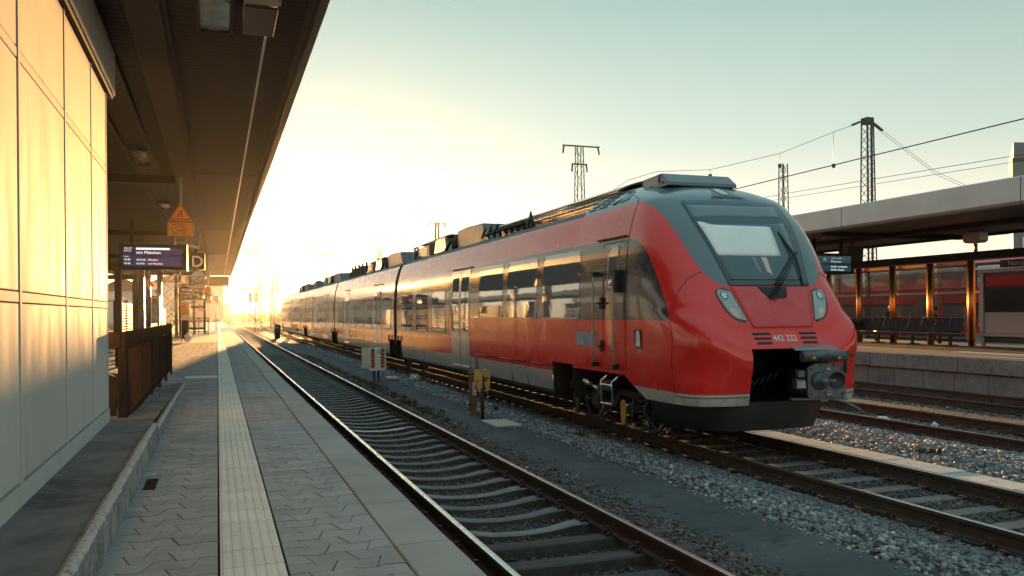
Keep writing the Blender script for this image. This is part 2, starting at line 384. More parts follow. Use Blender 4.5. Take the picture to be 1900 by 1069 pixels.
for ti, (xc, y0c, Rr) in enumerate(TRACKS):
    tr = bpy.data.objects.new('railway_track', None); COL.objects.link(tr); tr.location = (xc, 0, -.2); tr['kind'] = 'structure'; tr['label'] = TL[ti]
    for s in (-1, 1): add('rail', rail_mesh(xc, y0c, Rr, s, 300 if ti < 2 else 220), tr)
    y = 1.3 + .17 * ti; i = 0; far = MB()
    while y < 100:
        kind = ('t' if y < 7.3 else 'c') if ti == 0 else 'r'
        sh = 0 if ti == 0 else (-.022 if ti == 1 else -.015)
        if i < (75 if ti == 0 else 45):
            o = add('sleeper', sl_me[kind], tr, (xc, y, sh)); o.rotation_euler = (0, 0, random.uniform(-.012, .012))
            if i < 34:
                for s in (-1, 1): add('rail_clip', clip_me, tr, (xc + s * .7535, y, 0))
        else:
            far.box(xc - 1.28, xc + 1.28, y - .12, y + .12, -.3, -.18 + sh)
        if ti == 0 and abs(y - 15.5) < .3:
            ws_m = MB().grid([[(xx, -.07, float(np.interp(xx, [-.62, -.3, 0, .3, .62], [-.176, -.222, -.238, -.222, -.176])) + .004), (xx, .06, float(np.interp(xx, [-.62, -.3, 0, .3, .62], [-.176, -.222, -.238, -.222, -.176])) + .004)] for xx in np.linspace(-.6, .55, 14)])
            ws_m.build('white_paint', M['white'], tr, fix=False, loc=(xc, y, 0))
        y += .6; i += 1
    far.build('distant_sleepers', M['sleeper'], tr)['kind'] = 'stuff'

# loose ballast stones: one mesh per corridor, colour per stone
def ico():
    bm = bmesh.new(); bmesh.ops.create_icosphere(bm, subdivisions=1, radius=1.0)
    v = np.array([tuple(x.co) for x in bm.verts]); f = np.array([[y.index for y in x.verts] for x in bm.faces]); bm.free(); return v, f
IV, IF = ico()
def stones(name, pos, size, m, tone):
    n = len(pos); var = []
    for k in range(14):
        q = IV * (1 + rng.uniform(-.28, .28, (12, 1))); q = q * np.array([1, rng.uniform(.6, .95), rng.uniform(.45, .75)]); var.append(q)
    var = np.array(var)
    V = var[rng.integers(0, 14, n)] * size[:, None, None]
    a = rng.uniform(0, 2 * np.pi, n); t = rng.uniform(-.6, .6, n)
    ct, st = np.cos(t), np.sin(t); y2 = V[..., 1] * ct[:, None] - V[..., 2] * st[:, None]; z2 = V[..., 1] * st[:, None] + V[..., 2] * ct[:, None]
    ca, sa = np.cos(a), np.sin(a); x3 = V[..., 0] * ca[:, None] - y2 * sa[:, None]; y3 = V[..., 0] * sa[:, None] + y2 * ca[:, None]
    V = np.stack([x3, y3, z2], -1) + pos[:, None, :]
    F = IF[None] + (np.arange(n) * 12)[:, None, None]
    me = bpy.data.meshes.new(name); nv, nf = n * 12, n * 20
    me.vertices.add(nv); me.vertices.foreach_set('co', V.astype(np.float32).ravel())
    me.loops.add(nf * 3); me.loops.foreach_set('vertex_index', F.astype(np.int32).ravel())
    me.polygons.add(nf); me.polygons.foreach_set('loop_start', np.arange(0, nf * 3, 3, dtype=np.int32)); me.polygons.foreach_set('loop_total', np.full(nf, 3, np.int32))
    me.update(); me.validate()
    at = me.attributes.new('tone', 'FLOAT', 'POINT'); at.data.foreach_set('value', np.repeat(tone, 12).astype(np.float32))
    me.materials.append(m); o = add(name, me); o['kind'] = 'stuff'
    return o
def stone_mat(name, ramp):
    m = bpy.data.materials.new(name); m.use_nodes = True; nt = m.node_tree; b = nt.nodes['Principled BSDF']
    a = nt.nodes.new('ShaderNodeAttribute'); a.attribute_name = 'tone'
    cr = nt.nodes.new('ShaderNodeValToRGB'); e = cr.color_ramp.elements
    e[0].position = ramp[0][0]; e[0].color = (*ramp[0][1], 1); e[1].position = ramp[-1][0]; e[1].color = (*ramp[-1][1], 1)
    for p_, c_ in ramp[1:-1]: q = e.new(p_); q.color = (*c_, 1)
    nt.links.new(a.outputs['Fac'], cr.inputs[0])
    g = nt.nodes.new('ShaderNodeNewGeometry'); t = nt.nodes.new('ShaderNodeTexNoise'); t.inputs['Scale'].default_value = 60; nt.links.new(g.outputs['Position'], t.inputs['Vector'])
    mr = nt.nodes.new('ShaderNodeMapRange'); mr.inputs[3].default_value = .6; mr.inputs[4].default_value = 1.4; nt.links.new(t.outputs[0], mr.inputs[0])
    hv = nt.nodes.new('ShaderNodeHueSaturation'); nt.links.new(cr.outputs[0], hv.inputs['Color']); nt.links.new(mr.outputs[0], hv.inputs['Value'])
    nt.links.new(hv.outputs[0], b.inputs['Base Color']); b.inputs['Roughness'].default_value = .7
    return m
ST_DARK = stone_mat('stone_dark', [(0, (.05, .046, .046)), (.5, (.10, .09, .087)), (.8, (.16, .12, .10)), (.95, (.22, .21, .21)), (1, (.62, .62, .60))])
ST_PALE = stone_mat('stone_pale', [(0, (.08, .08, .083)), (.4, (.18, .18, .188)), (.75, (.32, .32, .325)), (.92, (.48, .48, .48)), (1, (.72, .72, .70))])
def scatter(x0, x1, y0, y1, dens, smin, smax, zf, keep=None):
    """stones per square metre fall off with distance"""
    out = []
    for ya, yb in [(y0 + (y1 - y0) * k / 8, y0 + (y1 - y0) * (k + 1) / 8) for k in range(8)]:
        d = dens * min(1, (11.0 / max(ya, 1.0)) ** 1.1)
        n = int(d * (x1 - x0) * (yb - ya))
        P = np.stack([rng.uniform(x0, x1, n), rng.uniform(ya, yb, n)], 1)
        gr = min(2.0, max(1.0, (ya / 11.0) ** .5))
        out.append(np.concatenate([P, (rng.uniform(smin, smax, n) * gr)[:, None]], 1))
    P = np.concatenate(out)
    if keep is not None: P = P[keep(P[:, 0], P[:, 1])]
    z = zf(P[:, 0]) + P[:, 2] * rng.uniform(-.1, .45, len(P))
    return np.stack([P[:, 0], P[:, 1], z], 1), P[:, 2]
z0_ = lambda x: np.interp(x, [4.28, 4.40, 4.8, 5.2, 5.36, 5.44], [-.21, -.155, -.14, -.15, -.165, -.22]); z1 = lambda x: np.interp(x, bx, bz); z2_ = lambda x: np.interp(x, bx2, bz2)
def off_rails(xs): return lambda X, Y: np.all([np.abs(X - r) > .075 for r in xs], axis=0)
rails1 = [2.865 - .7535, 2.865 + .7535]
p, s = scatter(2.2, 3.55, 2, 42, 330, .018, .036, z1, off_rails(rails1)); stones('ballast_stones', p, s, ST_DARK, rng.beta(1.4, 3.4, len(p)) * .85)
p, s = scatter(3.68, 4.46, 3, 45, 520, .018, .04, z1); stones('ballast_stones', p, s, ST_DARK, rng.beta(1.8, 2.0, len(p)))
p, s = scatter(4.42, 5.34, 3, 30, 5, .006, .018, z0_); stones('ballast_stones', p, s, ST_PALE, rng.beta(1.6, 1.6, len(p)))
p, s = scatter(5.12, 5.36, 3, 45, 60, .010, .026, z0_); stones('ballast_stones', p, s, ST_PALE, rng.beta(1.6, 1.8, len(p)))
p, s = scatter(4.36, 4.56, 3, 45, 70, .010, .026, z0_); stones('ballast_stones', p, s, ST_DARK, rng.beta(1.6, 1.8, len(p)))
p, s = scatter(5.3, 6.55, 4, 60, 560, .02, .042, z2_, lambda X, Y: X > 5.33 + .07 * np.sin(Y * 1.7) + .04 * np.sin(Y * 5.1)); stones('ballast_stones', p, s, ST_PALE, rng.beta(1.7, 2.2, len(p)) * np.where(p[:, 0] > 6.15, .6, 1))
p, s = scatter(6.72, 8.06, 4, 16, 380, .018, .036, z2_); stones('ballast_stones', p, s, ST_DARK, rng.beta(1.6, 2.4, len(p)))
p, s = scatter(8.2, 8.64, 4, 16, 460, .018, .036, z2_); stones('ballast_stones', p, s, ST_PALE, rng.beta(1.4, 2.6, len(p)))
p, s = scatter(9.12, 11.32, 5, 24, 470, .022, .046, z2_); stones('ballast_stones', p, s, ST_PALE, rng.beta(1.3, 2.2, len(p)))
p, s = scatter(11.45, 12.82, 6, 26, 300, .02, .04, z2_); stones('ballast_stones', p, s, ST_DARK, rng.beta(1.8, 2.2, len(p)))
p, s = scatter(12.95, 15.2, 8, 30, 190, .02, .042, z2_, lambda X, Y: (X < 13.6) | (X > 14.4)); stones('ballast_stones', p, s, ST_DARK, rng.beta(1.8, 2.0, len(p)))
p, s = scatter(15.35, 17.6, 10, 32, 200, .02, .042, z2_); stones('ballast_stones', p, s, ST_DARK, rng.beta(1.6, 2.2, len(p)))

# pale duct covers beside the train's track
duct = bpy.data.objects.new('duct_walkway', None); COL.objects.link(duct); duct.location = (8.86, 5, -.12); duct['kind'] = 'structure'
cov = MB().box(-.225, .225, 0, .985, -.06, 0).mesh('cover_slab', M['walk'], .008)
for k in range(26):
    o = add('cover_slab', cov, duct, (8.86, 3.2 + k * 1.0, -.11 + random.uniform(-.006, .006))); o.rotation_euler = (random.uniform(-.004, .004), random.uniform(-.006, .006), random.uniform(-.006, .006))
MB().box(8.62, 9.10, 2, 30, -.5, -.175).build('duct_trough', M['concrete'], duct)

# ------------------------------------------------------------------ near platform
PZ = .76
plat = MB().box(-9, .80, -6, 158, -.45, PZ - .022).box(.80, 1.10, -6, 158, -.45, PZ - .085).build('platform', [M['joint']]); plat['kind'] = 'structure'
# edge slabs, each its own; beyond the limit the material takes over
slab = MB().box(0, .30, .006, .994, -.082, 0).mesh('edge_slab', M['slab'], .006)
for k in range(150):
    add('edge_slab', slab, plat, (.872, -.65 + k * 1.0, PZ + (random.uniform(-.002, .002) if k < 20 else 0)))
# pavers: zig-zag long sides, running bond
PW, PD, SL, WA = .215, .150, .024, .011
def wave(x):
    t = (x / PW) % 1.0
    return float(np.interp(t, [0, .08, .42, .58, .92, 1.0], [0, WA, WA, -WA, -WA, 0]))
def paver_poly(odd, x0=0.0, x1=PW, g=.0028):
    """one block between x0 and x1 of its cell; ends lean one way on even rows, the other way on odd ones"""
    ph = PW / 2 if odd else 0.0; s_ = -SL if odd else SL
    lo0, lo1 = (x0 - s_ if x0 == 0 else x0) + g, (x1 - s_ if x1 == PW else x1) - g
    hi0, hi1 = (x0 + s_ if x0 == 0 else x0) + g, (x1 + s_ if x1 == PW else x1) - g
    kn = [PW * q for q in (-.42, -.08, .08, .42, .58, .92, 1.08, 1.42)]; kn = sorted(k - ph for k in kn) + sorted(k + PW - ph for k in kn)
    xs = lambda a, b: [a] + [k for k in sorted(set(kn)) if a + .004 < k < b - .004] + [b]
    return [(x, -PD / 2 + g + wave(x + ph)) for x in xs(lo0, lo1)] + [(x, PD / 2 - g + wave(x + ph)) for x in reversed(xs(hi0, hi1))]
pv = [MB().prism(paver_poly(o_), 'z', -.05, 0).mesh('paver', M['paver'], .0025) for o_ in (0, 1)]
def paving(xa, xb, ya, yb, single_until, parent, zoff=0.0):
    rest = MB(); y = ya; row = 0; cnt = 0
    while y < yb:
        odd = row % 2; x = xa - (PW / 2 if odd else 0)
        while x < xb - .012:
            l, r_ = max(0, xa - x), min(PW, xb - x)
            if abs(x - xa) < .06: l = xa - x + 1e-6          # cut blocks end square at the borders
            if abs(xb - x - PW) < .06: r_ = xb - x - 1e-6
            zz = PZ + random.uniform(-.0025, .0025)
            if r_ - l > .06:
                whole = l == 0 and r_ == PW
                if y < single_until:
                    me = pv[odd] if whole else MB().prism(paver_poly(odd, l, r_), 'z', -.05, 0).mesh('paver', M['paver'])
                    o = add('paver', me, parent, (x, y, zz)); o.rotation_euler = (random.uniform(-.005, .005), random.uniform(-.006, .006), 0); cnt += 1
                else:
                    rest.prism([(px + x, py + y) for px, py in paver_poly(odd, l, r_)], 'z', PZ - .03, zz)
            x += PW
        y += PD; row += 1
    return rest, cnt
pav_l = bpy.data.objects.new('pavement', None); COL.objects.link(pav_l); pav_l.location = (-.28, 6, PZ); pav_l['kind'] = 'structure'; pav_l['label'] = 'zigzag block paving between the kerb and the white tactile strip'
pav_r = bpy.data.objects.new('pavement', None); COL.objects.link(pav_r); pav_r.location = (.58, 6, PZ); pav_r['kind'] = 'structure'; pav_r['label'] = 'zigzag block paving between the white tactile strip and the platform edge'
rest, c1 = paving(-.545, -.005, 2.9, 16.4, 2.9 + 88 * PD, pav_l); rest.build('distant_pavers', M['paver'], pav_l, fix=False)['kind'] = 'stuff'
rest, c2 = paving(.312, .862, 2.9, 34, 2.9 + 88 * PD, pav_r); rest.build('distant_pavers', M['paver'], pav_r, fix=False)['kind'] = 'stuff'
rest, _ = paving(-4.6, -.005, 16.4, 40, 0, pav_l); rest.build('distant_pavers', M['paver'], pav_l, fix=False)['kind'] = 'stuff'
MB().box(-4.6, -.005, 40.1, 157, PZ - .03, PZ).build('distant_paving', M['paver'], pav_l)['kind'] = 'stuff'
MB().box(.312, .862, 34.1, 157, PZ - .03, PZ).build('distant_paving', M['paver'], pav_r)['kind'] = 'stuff'
print('pavers', c1, c2)
# tactile strip: ribbed tiles
strip = bpy.data.objects.new('tactile_paving', None); COL.objects.link(strip); strip.location = (.153, 0, PZ); strip['kind'] = 'structure'
tb = MB().box(-.149, .149, .003, .303, -.03, 0)
for k in range(6):
    x = -.149 + .298 * (k + .5) / 6
    tb.prism([(x - .017, 0), (x - .011, .006), (x + .011, .006), (x + .017, 0)], 'y', .006, .300)
tile = tb.mesh('tactile_tile', M['tactile'])
for k in range(286):
    o = add('tactile_tile', tile, strip, (.153, 2.7 + k * .306, PZ + random.uniform(-.002, .001)))
MB().box(.004, .302, 90.4, 156, PZ - .03, PZ).build('distant_tactile_tiles', M['tactile'], strip)['kind'] = 'stuff'
cross = bpy.data.objects.new('tactile_paving', None); COL.objects.link(cross); cross.location = (-.3, 17.4, PZ); cross['kind'] = 'structure'
for k in range(2):
    for j in range(2): add('tactile_tile', tile, cross, (-.155 - k * .306, 17.3 + j * .306, PZ + .004))
MB().box(-1.25, -.62, 17.42, 17.50, PZ, PZ + .004).build('white_line', M['white'], cross)

# raised ramp along the wall and its kerb
def ramp_z(y): return float(np.interp(y, [0, 9.0, 16.1], [.945, .935, PZ + .002]))
ys = [-5, 0, 3, 5, 7, 9, 11, 13, 15, 16.1]
rp = MB().grid([[(x, y, ramp_z(y) + dz) for x, dz in ((-1.08, .012), (-.9, .002), (-.6, 0))] for y in ys]).build('ramp', M['ramp']); rp['kind'] = 'structure'
MB().grid([[(-4.0, y, .70), (-1.05, y, .70)] for y in (9.0, 19)]).build('stairwell_floor', M['ramp'])['kind'] = 'structure'
kerb = thing('kerb', 'worn concrete kerb with chipped edge between the ramp and the block paving', 'kerb', (-.58, 8, PZ))
yy = 1.2; ktop = lambda y: float(np.interp(y, [0, 8.6, 8.8, 12, 16.2], [.975, .965, .90, .855, PZ + .012]))
while yy < 16.1:
    ln = min(1.25 if yy < 8.5 else 1.0, 16.2 - yy)
    if yy < 8.75 < yy + ln: ln = 8.75 - yy
    mb = MB(); seg = 24; rows = []
    for i in range(seg + 1):
        y = yy + .006 + (ln - .012) * i / seg; zt = ktop(min(y, yy + ln - .01)); c_ = .014 + (random.uniform(.004, .014) if random.random() < .25 else random.uniform(0, .003))
        rows.append([(-.60, y, PZ - .1), (-.602, y, zt - .004), (-.585, y, zt), (-.545 - c_, y, zt - random.uniform(0, .0025)), (-.545 + random.uniform(-.0015, .001), y, zt - c_ * 1.3), (-.543, y, PZ - .1)])
    mb.grid(rows, sm=False)
    for i in range(seg):
        for j in (2, 3): mb.m[i * 5 + j] = 1
    mb.face(range(6)); n0 = len(mb.v) - 6; mb.face(range(n0, n0 + 6))
    mb.build('kerb_stone', [M['kerb'], M['kerb_worn']], kerb); yy += ln
tag(MB().box(-.50, -.42, 6.35, 6.75, PZ + .003, PZ + .006).build('patch_plate', M['rail_brown']), 'small flat brownish cover set in the paving beside the kerb', 'cover')

# ------------------------------------------------------------------ panelled wall at the left
WX = -1.02
wall = thing('station_building', 'pale metal clad building along the left platform side with framed panels', 'building', (WX, 9.1, .94))
V = [-2.05, -.6, .85, 2.3, 3.75, 5.23, 6.72, 8.06, 9.09]
RW = [1.04, 2.085, 3.42, 4.20]
for i in range(len(V) - 1):
    for j in range(len(RW) - 1):
        MB().box(WX - .06, WX, V[i] + .028, V[i + 1] - .028, RW[j] + .035, RW[j + 1] - .035).build('wall_panel', M['panel'], wall, .004)
for y in V: MB().box(WX - .055, WX + .004, y - .022, y + .022, 1.04, 4.2).build('frame_post', M['panel_frame'], wall, .003)
for z in RW[1:3]:
    for i in range(len(V) - 1): MB().box(WX - .055, WX + .001, V[i] + .0225, V[i + 1] - .0225, z - .028, z + .028).build('frame_rail', M['panel_frame'], wall, .003)
MB().box(WX - .06, WX + .012, -2.2, 9.112, .90, 1.062).build('base_plinth', M['panel_frame'], wall, .004)
MB().box(WX - .09, WX - .062, -2.2, 9.05, .9, 4.6).build('backing', M['dark_gap'], wall)
MB().box(-4.2, WX - .092, -2.2, 9.05, .7, 4.6).build('wall_core', M['panel'], wall)
for i in range(3):
    a = [9.42, 5.6, 1.8, -2.2]
    MB().box(WX - .10, WX + .055, a[i + 1] + .004, a[i] - .004, 4.225, 4.665).build('fascia_panel', M['panel'], wall, .006)
MB().box(WX - .10, WX + .035, -2.2, 9.36, 4.18, 4.222).build('fascia_gap', M['dark_gap'], wall)

# ------------------------------------------------------------------ canopy over the near platform
can = thing('platform_canopy', 'long dark canopy roof over the near platform with slatted metal soffit', 'canopy', (-2.5, 28, 4.7))
CE, CZ, CY = .90, 4.78, 62.0
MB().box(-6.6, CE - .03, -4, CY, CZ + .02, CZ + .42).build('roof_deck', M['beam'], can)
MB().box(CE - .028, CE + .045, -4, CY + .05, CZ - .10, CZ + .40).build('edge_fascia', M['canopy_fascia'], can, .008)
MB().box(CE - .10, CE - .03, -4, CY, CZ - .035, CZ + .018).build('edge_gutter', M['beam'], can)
MB().box(.465, .492, -4, CY, CZ - .020, CZ + .004).build('light_trim', M['trim'], can)
def slats(x0, x1, ya, yb, single, pitch=.115):
    me = MB().prism([(.003, .012), (.006, .004), (pitch - .006, .004), (pitch - .003, .012)], 'x', x0, x1).mesh('soffit_slat', M['soffit'])
    y = ya; far = MB(); n = 0
    while y < yb:
        if n < single: add('soffit_slat', me, can, (0, y, CZ - .012))
        else: far.prism([(y + .003, CZ), (y + .006, CZ - .008), (y + pitch - .006, CZ - .008), (y + pitch - .003, CZ)], 'x', x0, x1)
        y += pitch; n += 1
    far.build('distant_soffit_slats', M['soffit'], can)['kind'] = 'stuff'
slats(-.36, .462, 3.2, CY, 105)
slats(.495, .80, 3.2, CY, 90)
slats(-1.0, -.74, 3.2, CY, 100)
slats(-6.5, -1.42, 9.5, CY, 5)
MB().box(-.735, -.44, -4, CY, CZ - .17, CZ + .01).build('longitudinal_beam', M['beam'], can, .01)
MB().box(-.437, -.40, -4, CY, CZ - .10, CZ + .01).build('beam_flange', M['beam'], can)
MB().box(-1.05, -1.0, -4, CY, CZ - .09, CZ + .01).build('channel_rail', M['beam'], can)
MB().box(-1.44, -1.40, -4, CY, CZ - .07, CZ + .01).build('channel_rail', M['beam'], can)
for y in (6.2, 17.5, 28.8, 40.1, 51.4):
    MB().box(-6.5, -.737, y - .16, y + .16, CZ - .26, CZ - .11).build('cross_beam', M['beam'], can, .01)
    MB().box(-.398, .80, y - .012, y + .012, CZ - .016, CZ + .0).build('joint_strip', M['beam'], can)
for y in (61.9,):
    MB().box(-1.8, CE - .1, y - .12, y + .12, CZ - .75, CZ - .06).build('end_girder', M['beam'], can, .02)
MB().box(-6.7, -6.5, -4, CY, CZ - .15, CZ + .4).build('rear_fascia', M['beam'], can)
lens_m = mat('lamp_cover', (.30, .33, .34), .15, .2, noise=[(8, .4, .7, (.2, .22, .23))])
for k, (x0, x1, ya, yb) in enumerate([(-.13, .13, 7.35, 8.55), (-1.33, -1.09, 8.4, 9.6), (-1.33, -1.09, 15.1, 16.5), (-1.33, -1.09, 22.0, 23.2), (-1.33, -1.09, 33, 34.2)]):
    lp = thing('ceiling_lamp', ['unlit recessed ceiling lamp above the tactile strip, nearest the camera', 'unlit ceiling lamp just past the corner of the panelled wall', 'unlit ceiling lamp in the channel before the first cross beam', 'unlit ceiling lamp in the channel behind the first cross beam', 'unlit ceiling lamp in the channel far down the canopy'][k], 'lamp', ((x0 + x1) / 2, (ya + yb) / 2, CZ), group='unlit ceiling lamps in the canopy soffit')
    f = MB(); zt, zb = CZ - .012, CZ - .075
    f.box(x0 - .035, x0, ya - .03, yb + .03, zb, zt).box(x1, x1 + .035, ya - .03, yb + .03, zb, zt).box(x0, x1, ya - .03, ya, zb, zt).box(x0, x1, yb, yb + .03, zb, zt)
    f.build('lamp_frame', M['beam'], lp)
    c_ = MB().box(x0, x1, ya, yb, zb + .03, zt - .004)
    for q in range(7): c_.box(x0 + .08 + q * (x1 - x0 - .16) / 7, x0 + .08 + (q + .55) * (x1 - x0 - .16) / 7, ya, yb, zb + .016, zb + .03)
    c_.build('lamp_cover', lens_m, lp)
# box hanging at the top edge of the picture
sp = thing('loudspeaker', 'grey box loudspeaker hung under the canopy at the top of the picture', 'loudspeaker', (.35, 7.6, 4.6))
MB().box(.24, .50, 7.25, 7.95, 4.56, 4.73).build('casing', M['fascia_light'], sp, .008)
MB().box(.235, .505, 7.245, 7.96, 4.525, 4.55).build('base_plate', M['dark_steel'], sp, .004)
MB().box(.28, .46, 7.4, 7.5, 4.73, 4.77).build('bracket', M['dark_steel'], sp)
MB().tube([(.24, 7.5, 4.66), (.15, 7.5, 4.62), (.08, 7.5, 4.66), (.06, 7.5, 4.76)], .006, 6).build('cable', M['black'], sp)
MB().box(.505, .535, 7.3, 7.42, 4.62, 4.72).build('junction_box', M['galv'], sp, .004)
# ------------------------------------------------------------------ the red train
TX, YJ, YB = 7.39, 11.55, 13.6
def pw(tab, x):
    return float(np.interp(x, [a for a, _ in tab], [b for _, b in tab]))
def catm(tab, x):
    n = len(tab)
    if x <= tab[0][0]: return tab[0][1]
    if x >= tab[-1][0]: return tab[-1][1]
    for i in range(n - 1):
        if x <= tab[i + 1][0]: break
    x0, y0 = tab[i]; x1, y1 = tab[i + 1]; h = x1 - x0
    def sl(j):
        if j == 0: return (tab[1][1] - tab[0][1]) / (tab[1][0] - tab[0][0])
        if j == n - 1: return (tab[-1][1] - tab[-2][1]) / (tab[-1][0] - tab[-2][0])
        a = (tab[j][1] - tab[j - 1][1]) / (tab[j][0] - tab[j - 1][0]); b = (tab[j + 1][1] - tab[j][1]) / (tab[j + 1][0] - tab[j][0])
        return 0 if a * b <= 0 else 2 * a * b / (a + b)
    k = (x - x0) / h; m0 = sl(i) * h; m1 = sl(i + 1) * h
    return (2 * k ** 3 - 3 * k * k + 1) * y0 + (k ** 3 - 2 * k * k + k) * m0 + (-2 * k ** 3 + 3 * k * k) * y1 + (k ** 3 - k * k) * m1
WB = [(.3, 1.40), (.7, 1.44), (1.0, 1.46), (1.95, 1.46), (2.4, 1.453), (2.8, 1.430), (3.1, 1.392), (3.4, 1.318), (3.67, 1.215), (3.85, 1.07), (4.0, .86), (4.1, .62), (4.16, .3), (4.18, 0.0)]
YC = [(.3, 9.75), (.69, 9.63), (1.0, 9.56), (1.30, 9.49), (1.40, 9.50), (1.5, 9.545), (1.62, 9.615), (1.70, 9.65), (1.78, 9.67), (2.0, 9.77), (2.31, 9.93), (2.8, 10.20), (3.34, 10.58), (3.72, 10.98), (3.85, 11.22), (4.0, 11.65), (4.1, 12.1), (4.16, 12.6), (4.18, 13.2)]
PP = [(.3, 7), (1.3, 7), (1.6, 5.5), (1.9, 4.4), (2.4, 4.2), (2.8, 4.0), (3.3, 3.7), (3.7, 3.0), (4.18, 2.4)]
def smst(a, b, x):
    k = min(1, max(0, (x - a) / (b - a))); return k * k * (3 - 2 * k)
def nose_y(x, z, W=None):
    W = catm(WB, z) if W is None else W
    q = min(1, abs(x) / max(W, 1e-4))
    k = .40 * smst(.45, 1.0, q) * smst(.75, 1.25, z) * (1 - smst(1.75, 2.5, z))
    yc = catm(YC, z - k); p = pw(PP, z - k * .5)
    ys = YJ + (max(0, z - 3.67) / .5) ** 1.3 * 2.2
    ys = min(max(ys, yc + .2), 13.45)
    return ys - (ys - yc) * (1 - q ** p) ** (1 / p)
def nose_n(x, z):
    e = .004
    fx = (nose_y(x + e, z) - nose_y(x - e, z)) / (2 * e); fz = (nose_y(x, z + e) - nose_y(x, z - e)) / (2 * e)
    return Vector((fx, -1, fz)).normalized()
def NP(x, z, off=0.0):
    return Vector((TX + x, nose_y(x, z), z)) + nose_n(x, z) * off

def poly_sd(P, x, y):
    """signed distance to a polygon, inside positive"""
    d = 1e9; ins = False; n = len(P)
    for i in range(n):
        ax, ay = P[i]; bx_, by_ = P[(i + 1) % n]
        ex, ey = bx_ - ax, by_ - ay; t = max(0, min(1, ((x - ax) * ex + (y - ay) * ey) / (ex * ex + ey * ey + 1e-12)))
        dx, dy = x - ax - ex * t, y - ay - ey * t; d = min(d, dx * dx + dy * dy)
        if (ay > y) != (by_ > y) and x < (bx_ - ax) * (y - ay) / (by_ - ay) + ax: ins = not ins
    return math.sqrt(d) * (1 if ins else -1)
def chart(x, y): return 3.0 * math.atan2(abs(x), 13.9 - y)
MASK3 = [(-.676, 9.952, 2.32), (-.815, 9.988, 2.356), (-.908, 10.044, 2.421), (-.986, 10.124, 2.522), (-1.04, 10.24, 2.68), (-1.085, 10.36, 2.84), (-1.112, 10.444, 2.965), (-1.142, 10.57, 3.11), (-1.164, 10.696, 3.253), (-1.182, 10.81, 3.35), (-1.195, 10.928, 3.444), (-1.21, 11.06, 3.52), (-1.218, 11.184, 3.591), (-1.223, 11.352, 3.647), (-1.215, 11.524, 3.677)]
MASKP = [(-1, 2.312)] + [(chart(x, y), z) for x, y, z in MASK3] + [(9, 3.68), (9, 6), (-1, 6)]
BANDP = [(10.265, 1.85), (10.42, 2.12), (10.57, 2.36), (10.72, 2.58), (10.88, 2.79), (11.02, 2.93), (11.22, 3.04), (11.5, 3.11), (11.8, 3.135), (16, 3.14), (16, 1.85)]

